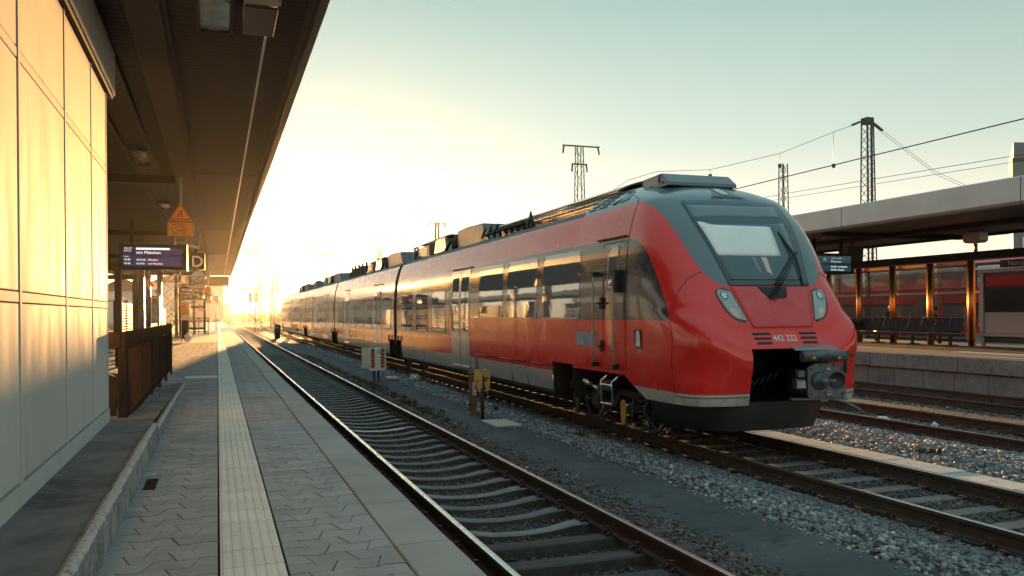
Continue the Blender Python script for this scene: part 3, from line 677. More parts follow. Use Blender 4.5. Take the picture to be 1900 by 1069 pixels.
def paint_mat(name, red, faded=False):
    """glossy train paint: red, dark window band, grey cab mask and pale skirt by signed distances stored on the mesh"""
    m = bpy.data.materials.new(name); m.use_nodes = True; nt = m.node_tree; b = nt.nodes['Principled BSDF']; N = nt.nodes.new; L = nt.links.new
    g = N('ShaderNodeNewGeometry'); pos = g.outputs['Position']
    c = N('ShaderNodeRGB'); c.outputs[0].default_value = (*red, 1); cur = c.outputs[0]
    def blend(att, col):
        nonlocal cur
        a = N('ShaderNodeAttribute'); a.attribute_name = att
        mr = N('ShaderNodeMapRange'); mr.inputs[1].default_value = -.003; mr.inputs[2].default_value = .003; L(a.outputs['Fac'], mr.inputs[0])
        mx = N('ShaderNodeMix'); mx.data_type = 'RGBA'; mx.inputs[7].default_value = (*col, 1); L(mr.outputs[0], mx.inputs[0]); L(cur, mx.inputs[6]); cur = mx.outputs[2]
    blend('dark', (.028, .034, .045)); blend('silver', (.52, .52, .50)); blend('mask', (.12, .165, .185))
    # road dirt: pale dust high frequency + grime streaks
    t = N('ShaderNodeTexNoise'); t.inputs['Scale'].default_value = 2.2; t.inputs['Detail'].default_value = 7; L(pos, t.inputs['Vector'])
    mr = N('ShaderNodeMapRange'); mr.inputs[1].default_value = .45; mr.inputs[2].default_value = .8; mr.inputs[4].default_value = .10; L(t.outputs[0], mr.inputs[0])
    mx = N('ShaderNodeMix'); mx.data_type = 'RGBA'; mx.inputs[7].default_value = (.12, .09, .08, 1); L(mr.outputs[0], mx.inputs[0]); L(cur, mx.inputs[6]); cur = mx.outputs[2]
    t3 = N('ShaderNodeTexNoise'); t3.inputs['Scale'].default_value = 75; t3.inputs['Detail'].default_value = 3; L(pos, t3.inputs['Vector'])
    m3 = N('ShaderNodeMapRange'); m3.inputs[1].default_value = .66; m3.inputs[2].default_value = .74; m3.inputs[4].default_value = .55; L(t3.outputs[0], m3.inputs[0])
    sx = N('ShaderNodeSeparateXYZ'); L(pos, sx.inputs[0])
    my = N('ShaderNodeMapRange'); my.inputs[1].default_value = 11.0; my.inputs[2].default_value = 9.6; L(sx.outputs['Y'], my.inputs[0])
    m4 = N('ShaderNodeMath'); m4.operation = 'MULTIPLY'; L(m3.outputs[0], m4.inputs[0]); L(my.outputs[0], m4.inputs[1])
    mx3 = N('ShaderNodeMix'); mx3.data_type = 'RGBA'; mx3.inputs[7].default_value = (.10, .07, .06, 1); L(m4.outputs[0], mx3.inputs[0]); L(cur, mx3.inputs[6]); cur = mx3.outputs[2]
    t5 = N('ShaderNodeTexNoise'); t5.inputs['Scale'].default_value = 9; t5.inputs['Detail'].default_value = 6; L(pos, t5.inputs['Vector'])
    lo = N('ShaderNodeMapRange'); lo.inputs[1].default_value = 1.25; lo.inputs[2].default_value = .66; L(sx.outputs['Z'], lo.inputs[0])
    m6 = N('ShaderNodeMath'); m6.operation = 'MULTIPLY'; L(t5.outputs[0], m6.inputs[0]); L(lo.outputs[0], m6.inputs[1])
    m7 = N('ShaderNodeMapRange'); m7.inputs[1].default_value = .28; m7.inputs[2].default_value = .62; m7.inputs[4].default_value = .5; L(m6.outputs[0], m7.inputs[0])
    mx4 = N('ShaderNodeMix'); mx4.data_type = 'RGBA'; mx4.inputs[7].default_value = (.16, .12, .11, 1); L(m7.outputs[0], mx4.inputs[0]); L(cur, mx4.inputs[6]); cur = mx4.outputs[2]
    L(cur, b.inputs['Base Color'])
    t2 = N('ShaderNodeTexNoise'); t2.inputs['Scale'].default_value = 5; t2.inputs['Detail'].default_value = 6; L(pos, t2.inputs['Vector'])
    r2 = N('ShaderNodeMapRange'); r2.inputs[1].default_value = .35; r2.inputs[2].default_value = .7; r2.inputs[3].default_value = .16 if not faded else .5; r2.inputs[4].default_value = .30 if not faded else .65; L(t2.outputs[0], r2.inputs[0]); L(r2.outputs[0], b.inputs['Roughness'])
    b.inputs['Coat Weight'].default_value = .0 if faded else .5; b.inputs['Coat Roughness'].default_value = .05
    wv = N('ShaderNodeTexNoise'); wv.inputs['Scale'].default_value = 1.1; wv.inputs['Detail'].default_value = 1; L(pos, wv.inputs['Vector'])
    bp = N('ShaderNodeBump'); bp.inputs['Strength'].default_value = .10; bp.inputs['Distance'].default_value = .03; L(wv.outputs[0], bp.inputs['Height']); L(bp.outputs[0], b.inputs['Normal']); L(bp.outputs[0], b.inputs['Coat Normal'])
    return m
RED = (.78, .026, .02)
M['train'] = paint_mat('train_paint', RED)
M['train_faded'] = mat('train_paint_faded', (.64, .05, .055), .5, noise=[(3.5, .4, .7, (.66, .085, .09)), (60, .5, .75, (.68, .13, .13)), (1.4, .55, .75, (.6, .03, .03))], coat=.12)
M['pane'] = mat('train_window_glass', (.30, .31, .32), .03, .5, 1.0, bump=(.9, .10, .03))
M['wframe'] = mat('window_frame_metal', (.33, .33, .33), .25, .85)
M['door'] = mat('door_grey_paint', (.42, .42, .41), .28, .25, coat=.3, noise=[(3, .5, .8, (.36, .36, .35))])
M['roof'] = mat('train_roof_grey', (.085, .09, .092), .6, .1, noise=[(2, .4, .7, (.06, .063, .065)), (14, .55, .75, (.13, .12, .11))])
M['unit'] = mat('roof_unit_grey', (.12, .12, .118), .5, .25, noise=[(4, .45, .7, (.085, .083, .08))])
M['under'] = mat('underframe_grime', (.022, .020, .019), .75, .1, noise=[(9, .45, .7, (.035, .028, .023))])
M['wheel'] = mat('wheel_steel', (.05, .042, .038), .5, .6)
M['tread'] = mat('wheel_tread_polished', (.7, .66, .6), .18, 1.0)
M['ochre'] = mat('ochre_sand_box', (.55, .27, .05), .5)
M['screenglass'] = mat('windscreen_glass', (.065, .11, .125), .05, 0, .8)
M['blind'] = mat('windscreen_blind', (.62, .66, .63), .7, noise=[(2, .4, .7, (.57, .61, .58))])
M['lamp_glass'] = mat('headlamp_glass', (.34, .40, .41), .12, 0, .6, coat=.6, noise=[(6, .4, .7, (.27, .32, .335))])
M['lamp_pearl'] = mat('headlamp_reflector', (.62, .66, .66), .2, .4)
M['lamp_warm'] = mat('headlamp_led_cells', (.70, .58, .50), .35, .1, noise=[(70, .48, .55, (.45, .36, .33))])
M['blue_sticker'] = mat('blue_poster', (.10, .18, .33), .35, noise=[(4, .45, .6, (.32, .42, .52)), (9, .55, .7, (.06, .10, .2))])
M['rubber'] = mat('gangway_rubber', (.03, .028, .028), .75)
M['gang_red'] = mat('gangway_red', (.30, .028, .02), .5)

train = thing('red_train', 'red four car electric train with grey cab mask standing on the middle track', 'train', (TX, 40, 0))

# --- nose shell
def nose_rows():
    zs = list(np.linspace(.69, 1.0, 7)) + list(np.linspace(1.04, 1.9, 38)) + list(np.linspace(1.93, 3.7, 56)) + list(np.linspace(3.73, 4.172, 22))
    rows = []
    for z in zs:
        W = catm(WB, z)
        s = np.linspace(0, 1, 240); q = 1 - (1 - s) ** 3
        pts = np.array([(a * W, nose_y(a * W, z, W)) for a in q])
        L_ = np.concatenate([[0], np.cumsum(np.hypot(*(pts[1:] - pts[:-1]).T))])
        # same share of columns for front, corner and flank on every row
        t = np.linspace(0, L_[-1], 58)
        xs, ys = np.interp(t, L_, pts[:, 0]), np.interp(t, L_, pts[:, 1])
        half = list(zip(xs, ys)); ye = half[-1][1]
        half += [(W, ye + (YB - ye) * k / 4) for k in range(1, 5)]
        rows.append([(-x, y, z) for x, y in reversed(half[1:])] + [(x, y, z) for x, y in half])
    return rows
rows = nose_rows()
mb = MB().grid([[(TX + x, y, z) for x, y, z in r] for r in rows])
me = mb.mesh('cab_shell', M['train'], fix=False)
bm = bmesh.new(); bm.from_mesh(me)
def cut(co, no): bmesh.ops.bisect_plane(bm, geom=bm.verts[:] + bm.edges[:] + bm.faces[:], plane_co=co, plane_no=no, dist=1e-5)
OPX, OPZ = .605, 1.458
for s in (-1, 1): cut((TX + s * OPX, 9.6, 1), (1, 0, s * -.03))
cut((TX, 9.6, OPZ), (0, 0, 1))
cut((TX, 11.62, 1), (0, 1, 0)); cut((TX, 11.6, 1.0), (0, 0, 1)); cut((TX, 11.62, 1.0), (0, .31, -.66)); cut((TX, 12.95, 4.06), (0, .32, .86))
kill = []
for f in bm.faces:
    c_ = f.calc_center_median(); x = c_.x - TX
    lim = OPX + .03 * (c_.z - 1) * (1 if True else 0)
    if c_.y < 10.7 and c_.z < OPZ and abs(x) < OPX - .004 + .03 * (c_.z - 1.0): kill.append(f)
    elif c_.z < 1.0 and (c_.y > 11.62 or (c_.y - 11.62) * .31 + (c_.z - 1.0) * -.66 > 0): kill.append(f)
    elif c_.z > 3.67 and (c_.y - 12.95) * .32 + (c_.z - 4.06) * .86 > 0 and c_.y > 12.3: kill.append(f)
bmesh.ops.delete(bm, geom=kill, context='FACES')
bm.normal_update()
if sum((f.normal.dot(Vector((0, -1, .3))) for f in bm.faces)) < 0: bmesh.ops.reverse_faces(bm, faces=bm.faces)
bm.to_mesh(me); bm.free()
co = [v.co.copy() for v in me.vertices]
def setattr_f(me, nm, vals):
    a = me.attributes.new(nm, 'FLOAT', 'POINT'); a.data.foreach_set('value', np.array(vals, dtype=np.float32))
setattr_f(me, 'mask', [poly_sd(MASKP, chart(v.x - TX, v.y), v.z) for v in co])
setattr_f(me, 'dark', [poly_sd(BANDP, v.y, v.z) if abs(v.x - TX) > 1.2 else -1.0 for v in co])
setattr_f(me, 'silver', [(.848 + .012 * max(0, v.y - 10)) - v.z for v in co])
me.polygons.foreach_set('use_smooth', [True] * len(me.polygons))
add('cab_shell', me, train)

def strip_line(name, pts, r, m, parent=train, n=6): return MB().tube(pts, r, n, 0).build(name, m, parent)
def nose_line(name, xz, r, m, off=0.0, parent=train): return strip_line(name, [NP(x, z, off) for x, z in xz], r, m, parent)
# body joints drawn as thin recessed seals
for s in (-1, 1):
    strip_line('panel_seam', [(TX + s * (catm(WB, z) + .0015), YJ, z) for z in np.linspace(1.0, 3.67, 24)], .0055, M['black'])
    pts = [(s * 1.222, 3.66)] + [(s * catm(WB, z) * .999, z) for z in (3.75, 3.85, 3.95, 4.02, 4.08)]
    strip_line('panel_seam', [(TX + x, nose_y(x, z) - .001, z + .002) for x, z in pts], .006, M['black'])
    sm_ = [(1.0, 2.53), (1.10, 2.485), (1.197, 2.423), (1.29, 2.30), (1.357, 2.153), (1.405, 1.99), (1.437, 1.809), (1.443, 1.6), (1.445, 1.27), (1.44, 1.05), (1.43, .835)]
    nose_line('panel_seam', [(s * x, z) for x, z in sm_], .0065, M['black'])
    gr = [(s * x, .803) for x in (.62, .75, .9, 1.0, 1.1, 1.2, 1.3, 1.36, 1.40, 1.425)]
    nose_line('skirt_groove', gr, .007, M['dark_steel'])

def xz_rows(P, nz, edge=1e-4):
    zs = [p[1] for p in P]; z0, z1 = min(zs) + edge, max(zs) - edge
    out = []
    for z in np.linspace(z0, z1, nz):
        X = []
        for i in range(len(P)):
            (ax, az), (bx_, bz_) = P[i], P[(i + 1) % len(P)]
            if (az > z) != (bz_ > z): X.append(ax + (bx_ - ax) * (z - az) / (bz_ - az))
        out.append((z, min(X), max(X)))
    return out
def nose_patch(name, P, off, m, parent=train, nz=12, nx=12, skirt=.012):
    rows = xz_rows(P, nz); G = [[NP(x, z, off) for x in np.linspace(a, b, nx)] for z, a, b in rows]
    mb = MB().grid(G)
    ring = [(i, 0) for i in range(nz)] + [(nz - 1, j) for j in range(1, nx)] + [(i, nx - 1) for i in range(nz - 2, -1, -1)] + [(0, j) for j in range(nx - 2, 0, -1)]
    b = len(mb.v); k = len(ring)
    for i, j in ring:
        z, a, c = rows[i]; x = np.linspace(a, c, nx)[j]; mb.v.append(tuple(NP(x, z, off - skirt)))
    for q in range(k):
        i, j = ring[q]; i2, j2 = ring[(q + 1) % k]
        mb.face((i * nx + j, i2 * nx + j2, b + (q + 1) % k, b + q))
    return mb.build(name, m, parent)
def sym(P): return P + [(-x, z) for x, z in reversed(P)]
def offs(P, d):
    """grow a convex polygon by d"""
    cx = sum(p[0] for p in P) / len(P); cz = sum(p[1] for p in P) / len(P)
    return [(x + (x - cx) / math.hypot(x - cx, z - cz) * d, z + (z - cz) / math.hypot(x - cx, z - cz) * d) for x, z in P]
# windscreen: black border, two panes, roller blind behind the lower one
WS = sym([(-.668, 2.322), (-.75, 2.70), (-.86, 3.30), (-.862, 3.632), (-.53, 3.668), (-.15, 3.69)])
ws = nose_patch('windscreen', WS, .007, mat('windscreen_border', (.05, .09, .115), .22, 0, .6), nz=26, nx=18)
nose_patch('glass_pane', [(-.625, 2.405), (.60, 2.405), (.69, 3.295), (-.815, 3.292)], .0105, M['screenglass'], ws, 18, 14, .004)
nose_patch('glass_pane', [(-.825, 3.342), (.69, 3.352), (.735, 3.58), (-.82, 3.562)], .0105, mat('windscreen_top_glass', (.15, .21, .225), .12, 0, .6), ws, 8, 14, .004)
nose_patch('roller_blind', [(-.695, 2.76), (.36, 2.76), (.40, 3.262), (-.80, 3.275)], .0125, mat('roller_blind', (.84, .86, .83), .45, noise=[(1.3, .4, .7, (.76, .80, .78))], coat=.3), ws, 10, 12, .002)
nose_patch('cab_reveal', [(.02, 2.50), (.10, 2.46), (.10, 2.745), (.0, 2.745)], .0125, M['lamp_warm'], ws, 5, 4, .002)
nose_patch('cab_reveal', [(-.13, 2.48), (-.06, 2.47), (-.10, 2.745), (-.16, 2.745)], .0125, mat('cab_interior', (.2, .22, .22), .3), ws, 5, 4, .002)
nose_line('pane_divider', [(.44, 3.24), (.40, 2.76), (.37, 2.42)], .003, M['galv'], .012, ws)
# head lamp in the mask above the windscreen
nose_patch('lamp_bib', [(-.30, 3.70), (.30, 3.70), (.115, 3.86), (.06, 3.905), (-.06, 3.905), (-.115, 3.86)], .006, mat('mask_dark', (.04, .055, .065), .3, coat=.3), nz=9, nx=9)
el = lambda cx, cz, rx, rz, n=20: [(cx + rx * math.cos(2 * math.pi * k / n), cz + rz * math.sin(2 * math.pi * k / n)) for k in range(n)]
hl = nose_patch('headlight', el(0, 3.822, .105, .082), .009, M['dark_steel'], nz=12, nx=9)
nose_patch('lamp_glass', el(0, 3.822, .096, .074), .012, M['lamp_glass'], hl, 12, 9, .004)
# lower headlights
HL = [(-.918, 2.20), (-.905, 2.268), (-.862, 2.296), (-.78, 2.297), (-.683, 2.275), (-.545, 1.816), (-.60, 1.815), (-.688, 1.832), (-.765, 1.872), (-.83, 1.945), (-.885, 2.05)]
for s in (1, -1):
    P = [(s * x, z) for x, z in HL]
    h_ = nose_patch('headlight', P, .006, mat('lamp_surround', (.05, .06, .068), .35), nz=14, nx=8)
    nose_patch('lamp_glass', offs(P, -.026), .010, M['lamp_glass'], h_, 14, 8, .006)
    nose_patch('reflector', el(s * -.80, 2.185, .058, .062), .0125, M['dark_steel'], h_, 9, 7, .003)
    nose_patch('reflector', el(s * -.80, 2.185, .046, .05), .0145, M['lamp_pearl'], h_, 9, 7, .003)
    nose_patch('reflector', el(s * -.787, 2.20, .018, .02), .0165, M['white'], h_, 5, 5, .003)
    nose_patch('led_cluster', [(s * x, z) for x, z in [(-.805, 1.995), (-.76, 2.02), (-.70, 2.00), (-.655, 1.95), (-.66, 1.90), (-.685, 1.86), (-.74, 1.90)]], .0125, M['lamp_warm'], h_, 9, 8, .003)
# faded hood panel between the headlights
hood = nose_patch('hood_panel', [(-.655, 2.308), (-.50, 1.752), (-.47, 1.735), (.47, 1.735), (.50, 1.752), (.655, 2.308)], .010, M['train_faded'], nz=16, nx=16, skirt=.016)
nose_patch('wiper_recess', [(-.235, 2.307), (-.185, 2.235), (-.105, 2.155), (-.07, 2.14), (.15, 2.14), (.205, 2.165), (.225, 2.20), (.25, 2.307)], .0125, M['black'], hood, 8, 8, .004)
for x in (-.515, .525): MB().cyl(NP(x, 2.153, .008), NP(x, 2.153, .02), .013, 10).build('bolt', M['galv'], hood)
# wiper
wip = MB()
wip.tube([NP(-.06, 2.165, .05), NP(.25, 2.47, .075), NP(.56, 2.77, .07)], .011, 8).tube([NP(.0, 2.165, .05), NP(.30, 2.47, .075), NP(.585, 2.77, .07)], .009, 8)
wip.tube([NP(.065, 2.325, .03), NP(.25, 2.5, .055), NP(.42, 2.66, .05)], .006, 6)
wip.box(TX - .10, TX + .03, 9.79, 9.84, 2.145, 2.19).tube([NP(.53, 2.75, .07), NP(.61, 2.79, .07)], .017, 8)
wip.tube([NP(.10, 2.30, .06), NP(.20, 2.40, .08)], .02, 8)
wo = wip.build('wiper', M['black'], train)
MB().tube([NP(.498, 3.135, .02), NP(.53, 2.95, .03), NP(.575, 2.77, .045), NP(.575, 2.55, .03), NP(.545, 2.32, .02)], [.008, .018, .022, .018, .009], 8).build('wiper_blade', M['black'], wo)
# cooling slots and the fleet number on the lip
for z, xs in ((1.657, (-.525, -.236)), (1.594, (-.515, -.243)), (1.532, (-.50, -.25))):
    for s in (1, -1):
        a, b_ = sorted((s * xs[0], s * xs[1]))
        nose_patch('vent_slot_shade', rrect(a, b_, z - .0165, z + .0165, .014, 3), .003, M['black'], nz=6, nx=8, skirt=.004)  # black patch on the shell, the slot's inner shade put into colour
tm = text_mesh('442 222', .118, M['white'], .0008, bold=.0008)
xs_ = [v.co.x for v in tm.vertices]; sx = .385 / (max(xs_) - min(xs_))
for v in tm.vertices:
    x, z = -.215 + (v.co.x - min(xs_)) * sx, 1.556 + v.co.y * 1.0
    v.co = NP(x, z, .0035 + v.co.z)
add('lettering', tm, train)
# coupler pocket
pk = MB(); zt = OPZ
for s in (-1, 1):
    ro = [[(TX + s * (OPX + .03 * (z - 1)), nose_y(OPX, z) + t, z) for z in np.linspace(.69, zt, 8)] for t in (0, .03, .12)]
    pk.grid(ro, 1)
    ro = [[(TX + s * (OPX + .03 * (z - 1) - t * .1), nose_y(OPX, z) + .12 + t, z) for z in np.linspace(.69, zt, 8)] for t in (0, 1.2)]
    pk.grid(ro, 0)
pk.grid([[(TX + x, nose_y(x, zt) + t, zt - t * .1) for x in np.linspace(-OPX - .013, OPX + .013, 12)] for t in (0, .05, .12)], 1)
pk.grid([[(TX + x, nose_y(x, zt) + .12 + t, zt - .012 - t * .1) for x in np.linspace(-OPX - .013, OPX + .013, 12)] for t in (0, 1.2)], 0)
pk.box(TX - .62, TX + .62, 10.75, 10.8, .3, 1.46)
po = pk.build('coupler_pocket', [M['black'], mat('train_paint_inner_red', RED, .35, coat=.3)], train)
for k in range(5):
    x = -.45 + k * .12; MB().tube([(TX + x, 10.7, .8 + .1 * k), (TX + x + .05, 10.2, .75), (TX + x + .12, 9.95, .95 + .05 * k), (TX + .1, 10.3, 1.1)], .014, 6).build('hose', M['black_glossy'], po)
# skirt end pieces and snow plough
pl = MB(); plan = [(-1.12, 11.3), (-1.10, 10.9), (-1.02, 10.35), (-.88, 10.02), (-.5, 9.88), (0, 9.84), (.5, 9.88), (.88, 10.02), (1.02, 10.35), (1.10, 10.9), (1.12, 11.3)]
pl.grid([[(TX + x * k, y + dy, z) for x, y in plan] for z, k, dy in ((.70, 1.06, -.02), (.55, 1.04, 0), (.40, .99, .04), (.29, .95, .07))])
pl.grid([[(TX + x, y + .07, z) for x, y in plan] for z in (.29,)] + [[(TX + x * .9, y + .2, .29) for x, y in plan]])
pl.grid([[(TX + x * 1.06, y - .02, .70) for x, y in plan], [(TX + x * .5, 11.2, .71) for x, y in plan]])
pl.build('snow_plough', mat('plough_black', (.018, .022, .026), .55, noise=[(5, .45, .7, (.03, .032, .034))]), train)
# coupler head, swung to the right
cp = thing_c = bpy.data.objects.new('coupler', None); COL.objects.link(cp); cp.parent = train; cp.location = Vector((7.80, 9.28, 1.02)) - train.location
cp.rotation_euler = (0, 0, R(-14))
def cadd(name, mb, m, bevel=0.0): return add(name, mb.mesh(name, m, bevel), cp, (0, 0, 0), None, False)
M['coupler'] = mat('coupler_paint', (.12, .14, .15), .42, .3, noise=[(14, .45, .7, (.08, .095, .10)), (30, .6, .75, (.05, .045, .04))])
hole = [(.13 + .105 * math.cos(2 * math.pi * k / 18), .10 * math.sin(2 * math.pi * k / 18) * 1.05) for k in range(18)]
outl = [(-.27, -.20), (-.24, -.235), (.24, -.235), (.27, -.20), (.27, .17), (.235, .205), (.2, .205), (.17, .235), (-.17, .235), (-.2, .205), (-.235, .205), (-.27, .17)]
fp = MB(); bmf = bmesh.new()
fp.prism(outl, 'y', 0, .06)
fo = cadd('face_plate', fp, M['coupler'], .006)
cadd('centring_cone', MB().lathe([(.125, -.004), (.12, -.05), (.10, -.075), (.06, -.10), (.05, -.17), (.035, -.19), (0, -.192)], (-.10, 0, 0), (0, 1, 0), 24), M['coupler'])
cadd('centring_hole', MB().lathe([(.118, -.012), (.108, -.014), (.104, -.004), (.0, -.003)], (.145, -.0, 0), (0, 1, 0), 24), M['black'])
cadd('latch', MB().box(.03, .11, -.06, -.01, -.02, .02).cyl((.03, -.09, 0), (.03, -.02, 0), .03, 12), M['coupler'], .004)
for zz in (.165, -.175): cadd('bolt', MB().lathe([(.038, -.004), (.036, -.022), (.02, -.024), (.018, -.012), (0, -.012)], (.02, 0, zz), (0, 1, 0), 14), M['galv'])
for x, z in ((-.22, .16), (.22, .16), (-.22, -.18), (.22, -.18), (-.08, .21), (.1, .21)): cadd('bolt', MB().cyl((x, -.014, z), (x, 0, z), .014, 8), M['dark_steel'])
cadd('shank', MB().box(-.13, .13, .06, 1.3, -.13, .13).box(-.34, -.20, .10, .5, -.20, .14), M['under'], .02)
cadd('valve_box', MB().box(-.42, -.28, .02, .16, -.12, .02).box(-.40, -.30, -.0, .1, .04, .14), M['coupler'], .01)
cadd('valve_plate', MB().box(-.415, -.29, .006, .018, -.10, .0), M['galv'], .004)
ec = MB(); ec.cyl((-.36, -.02, .33), (.25, -.02, .33), .075, 20)
for k in range(11): x = -.16 + k * .028; ec.tube([(x + .02 * abs(k - 5) * .2, -.098, .33 + .055 - .008 * abs(k - 5)), (x, -.101, .33), (x + .0, -.085, .33 - .05)], .006, 5)
cadd('electric_coupling_cover', ec, M['coupler'])
for x in (-.22, .13): cadd('warning_triangle', MB().prism([(x - .028, .30), (x + .028, .30), (x, .348)], 'y', -.1015, -.095), M['orange'])
cadd('top_tray', MB().plate([(-.42, .05, .405), (.2, .05, .405), (.16, .22, .445), (-.46, .22, .445)], (0, 0, 1), .03).box(-.30, -.22, .06, .12, .43, .45).box(.02, .10, .06, .12, .43, .45), mat('tray_pale', (.25, .30, .31), .35, .4), .004)
cadd('bracket', MB().box(.25, .28, -.04, .02, .10, .40).box(.28, .38, -.02, .02, .32, .37), M['dark_steel'], .004)
cadd('base_lip', MB().box(-.50, .28, -.03, .10, -.262, -.236), M['coupler'], .006)
cadd('air_hose', MB().tube([(.02, .0, -.26), (.12, -.06, -.262), (.22, -.1, -.29), (.34, -.14, -.36), (.45, -.16, -.44)], .022, 10), M['coupler'])

# --- car bodies
ZROW = [.46, .52, .69, .89, 1.0, 1.06, 1.40, 1.86, 2.1, 2.4, 2.6, 2.8, 2.95, 3.10, 3.14, 3.25, 3.4, 3.55, 3.67]
ROOF = [(1.16, 3.73), (1.06, 3.79), (.90, 3.84), (.6, 3.88), (0, 3.90)]
def wbody(z): return catm(WB, max(z, 1.0)) - .05 * max(0, (.9 - z) / .45) ** 2
def car(ya, yb, cuts, steps):
    """cuts: bogie openings (y0, y1); steps: list of (y, z of the window band's lower edge) from y on"""
    ys = sorted(set([ya, yb] + [c for cc in cuts for c in cc if ya < c < yb] + [s_[0] for s_ in steps if ya < s_[0] < yb] + [ya + (yb - ya) * k / 12 for k in range(13)]))
    mb = MB()
    prof = [(-wbody(z), z) for z in ZROW] + [(-x, z) for x, z in ROOF] + [(x, z) for x, z in reversed(ROOF[:-1])] + [(wbody(z), z) for z in reversed(ZROW)]
    n = len(prof)
    for y in ys: mb.v += [(TX + x, y, z) for x, z in prof]
    for i in range(len(ys) - 1):
        yc = (ys[i] + ys[i + 1]) / 2; zb = [s_[1] for s_ in steps if s_[0] <= yc][-1]
        for j in range(n - 1):
            zc = (prof[j][1] + prof[j + 1][1]) / 2
            if zc < 1.05 and any(c0 < yc < c1 for c0, c1 in cuts): continue
            if zc > 3.67: m = 3
            elif zc < .52: m = 4
            elif zc < .89: m = 2
            elif zb < zc < 3.14: m = 1
            else: m = 0
            mb.face((i * n + j, i * n + j + 1, (i + 1) * n + j + 1, (i + 1) * n + j), m, True)
    mb.face(range(n), 4); mb.face([(len(ys) - 1) * n + j for j in range(n)], 4)
    me = mb.mesh('car_body', [M['train_red'], M['train_dark'], M['train_silver'], M['roof'], M['under']])
    try: me.set_sharp_from_angle(angle=R(40))
    except Exception: pass
    o = add('car_body', me, train)
    return o
def flat_paint(name, col, rl=.14, rh=.28):
    return mat(name, col, .28, coat=.28, noise=[(2.2, .5, .85, tuple(.85 * c + .012 for c in col))], rough_noise=(5, rl, rh), bump=(1.0, .16, .03))
M['train_red'] = flat_paint('train_body_red', RED); M['train_dark'] = flat_paint('train_body_dark', (.024, .030, .04), .12, .2); M['train_silver'] = mat('train_skirt_grey', (.40, .40, .39), .32, .2, noise=[(3, .45, .75, (.33, .325, .31)), (30, .6, .8, (.25, .24, .22))])
CARS = [(YB, 28.95, [(13, 14.56), (28.2, 28.95)], [(0, 1.86), (21.95, 1.40)]),
        (29.45, 45.3, [(29.45, 30.35), (44.4, 45.3)], [(0, 1.40)]),
        (45.7, 60.9, [(45.7, 46.6), (60.0, 60.9)], [(0, 1.40)]),
        (61.3, 84.6, [(61.3, 62.2), (82.2, 84.0)], [(0, 1.40), (78.5, 1.86)])]  # last car drawn longer so the train's end shades the panelled wall
for c_ in CARS: car(*c_)
MB().grid([[(TX + x * k, 84.6 + dy, z) for x, z in [(-1.46, .6), (-1.46, 2.4), (-1.42, 3.1), (-1.22, 3.67), (-.6, 3.88), (.6, 3.88), (1.22, 3.67), (1.42, 3.1), (1.46, 2.4), (1.46, .6)]] for dy, k in ((0, 1), (1.2, .94), (1.9, .8), (2.1, .55))]).build('far_cab', M['train_red'], train)
for y0, y1 in ((28.95, 29.45), (45.3, 45.7), (60.9, 61.3)):
    mb = MB()
    for k in range(5):
        a, b_ = y0 + (y1 - y0) * k / 5, y0 + (y1 - y0) * (k + 1) / 5; s_ = .965 if k % 2 else .985
        pr = [(TX - wbody(z) * s_, z) for z in ZROW[3:]] + [(TX + x * s_, z - .02) for x, z in [(-1.0, 3.8), (0, 3.86), (1.0, 3.8)]] + [(TX + wbody(z) * s_, z) for z in reversed(ZROW[3:])]
        mb.prism(pr, 'y', a, b_, 1 if k in (3,) else 0)
    mb.build('gangway_bellows', [M['rubber'], M['gang_red']], train)

# side-wall pieces follow the wall's curve
def SX(z, off): return TX - (wbody(z) + off)
def side_fill(P, off, m, name, parent, nz=10, ny=2):
    rows = xz_rows(P, nz); mb = MB().grid([[(SX(z, off), y, z) for y in np.linspace(a, b, ny)] for z, a, b in rows])
    return mb.build(name, m, parent, fix=False)
def side_ring(P, Q, off, m, name, parent, depth=.02):
    """frame between outline P and inner outline Q"""
    n = len(P); mb = MB()
    mb.v += [(SX(z, off), y, z) for y, z in P] + [(SX(z, off), y, z) for y, z in Q] + [(SX(z, off - depth), y, z) for y, z in P] + [(SX(z, off - depth), y, z) for y, z in Q]
    for i in range(n):
        j = (i + 1) % n
        mb.face((i, j, n + j, n + i)); mb.face((i, 2 * n + i, 2 * n + j, j)); mb.face((n + i, n + j, 3 * n + j, 3 * n + i))
    return mb.build(name, m, parent)
def window(y0, y1, z0, z1, r=.09, fr=.022, parent=train, name='window'):
    P = rrect(y0, y1, z0, z1, r, 5); Q = rrect(y0 + fr, y1 - fr, z0 + fr, z1 - fr, max(.01, r - fr), 5)
    f = side_ring(P, Q, .010, M['wframe'] if z0 > 1.6 else M['black_glossy'], name, parent)
    side_fill(Q, .004, M['pane'], 'pane', f)
    return f
for y0, y1 in ((13.28, 15.06), (15.34, 17.14), (17.43, 19.20)): window(y0, y1, 1.86, 3.055)
for y0, y1 in ((22.35, 23.86), (24.39, 25.98), (26.47, 28.1), (30.05, 31.5), (33.95, 35.8), (36.1, 37.75), (38.1, 39.6), (42.0, 43.9), (46.3, 47.8), (51.1, 52.7), (53.0, 54.6), (58.2, 60.0), (62.3, 63.8), (66.3, 68.0), (68.4, 70.0), (70.4, 72.0), (74.4, 76.0), (76.3, 77.9)):
    f = window(y0, y1, 1.43, 2.62, .06, .03)
    MB().bar((SX(1.43, .012), y0 + .1, 1.445), (SX(1.43, .012), y1 - .1, 1.445), .012).build('drip_rail', M['galv'], f)
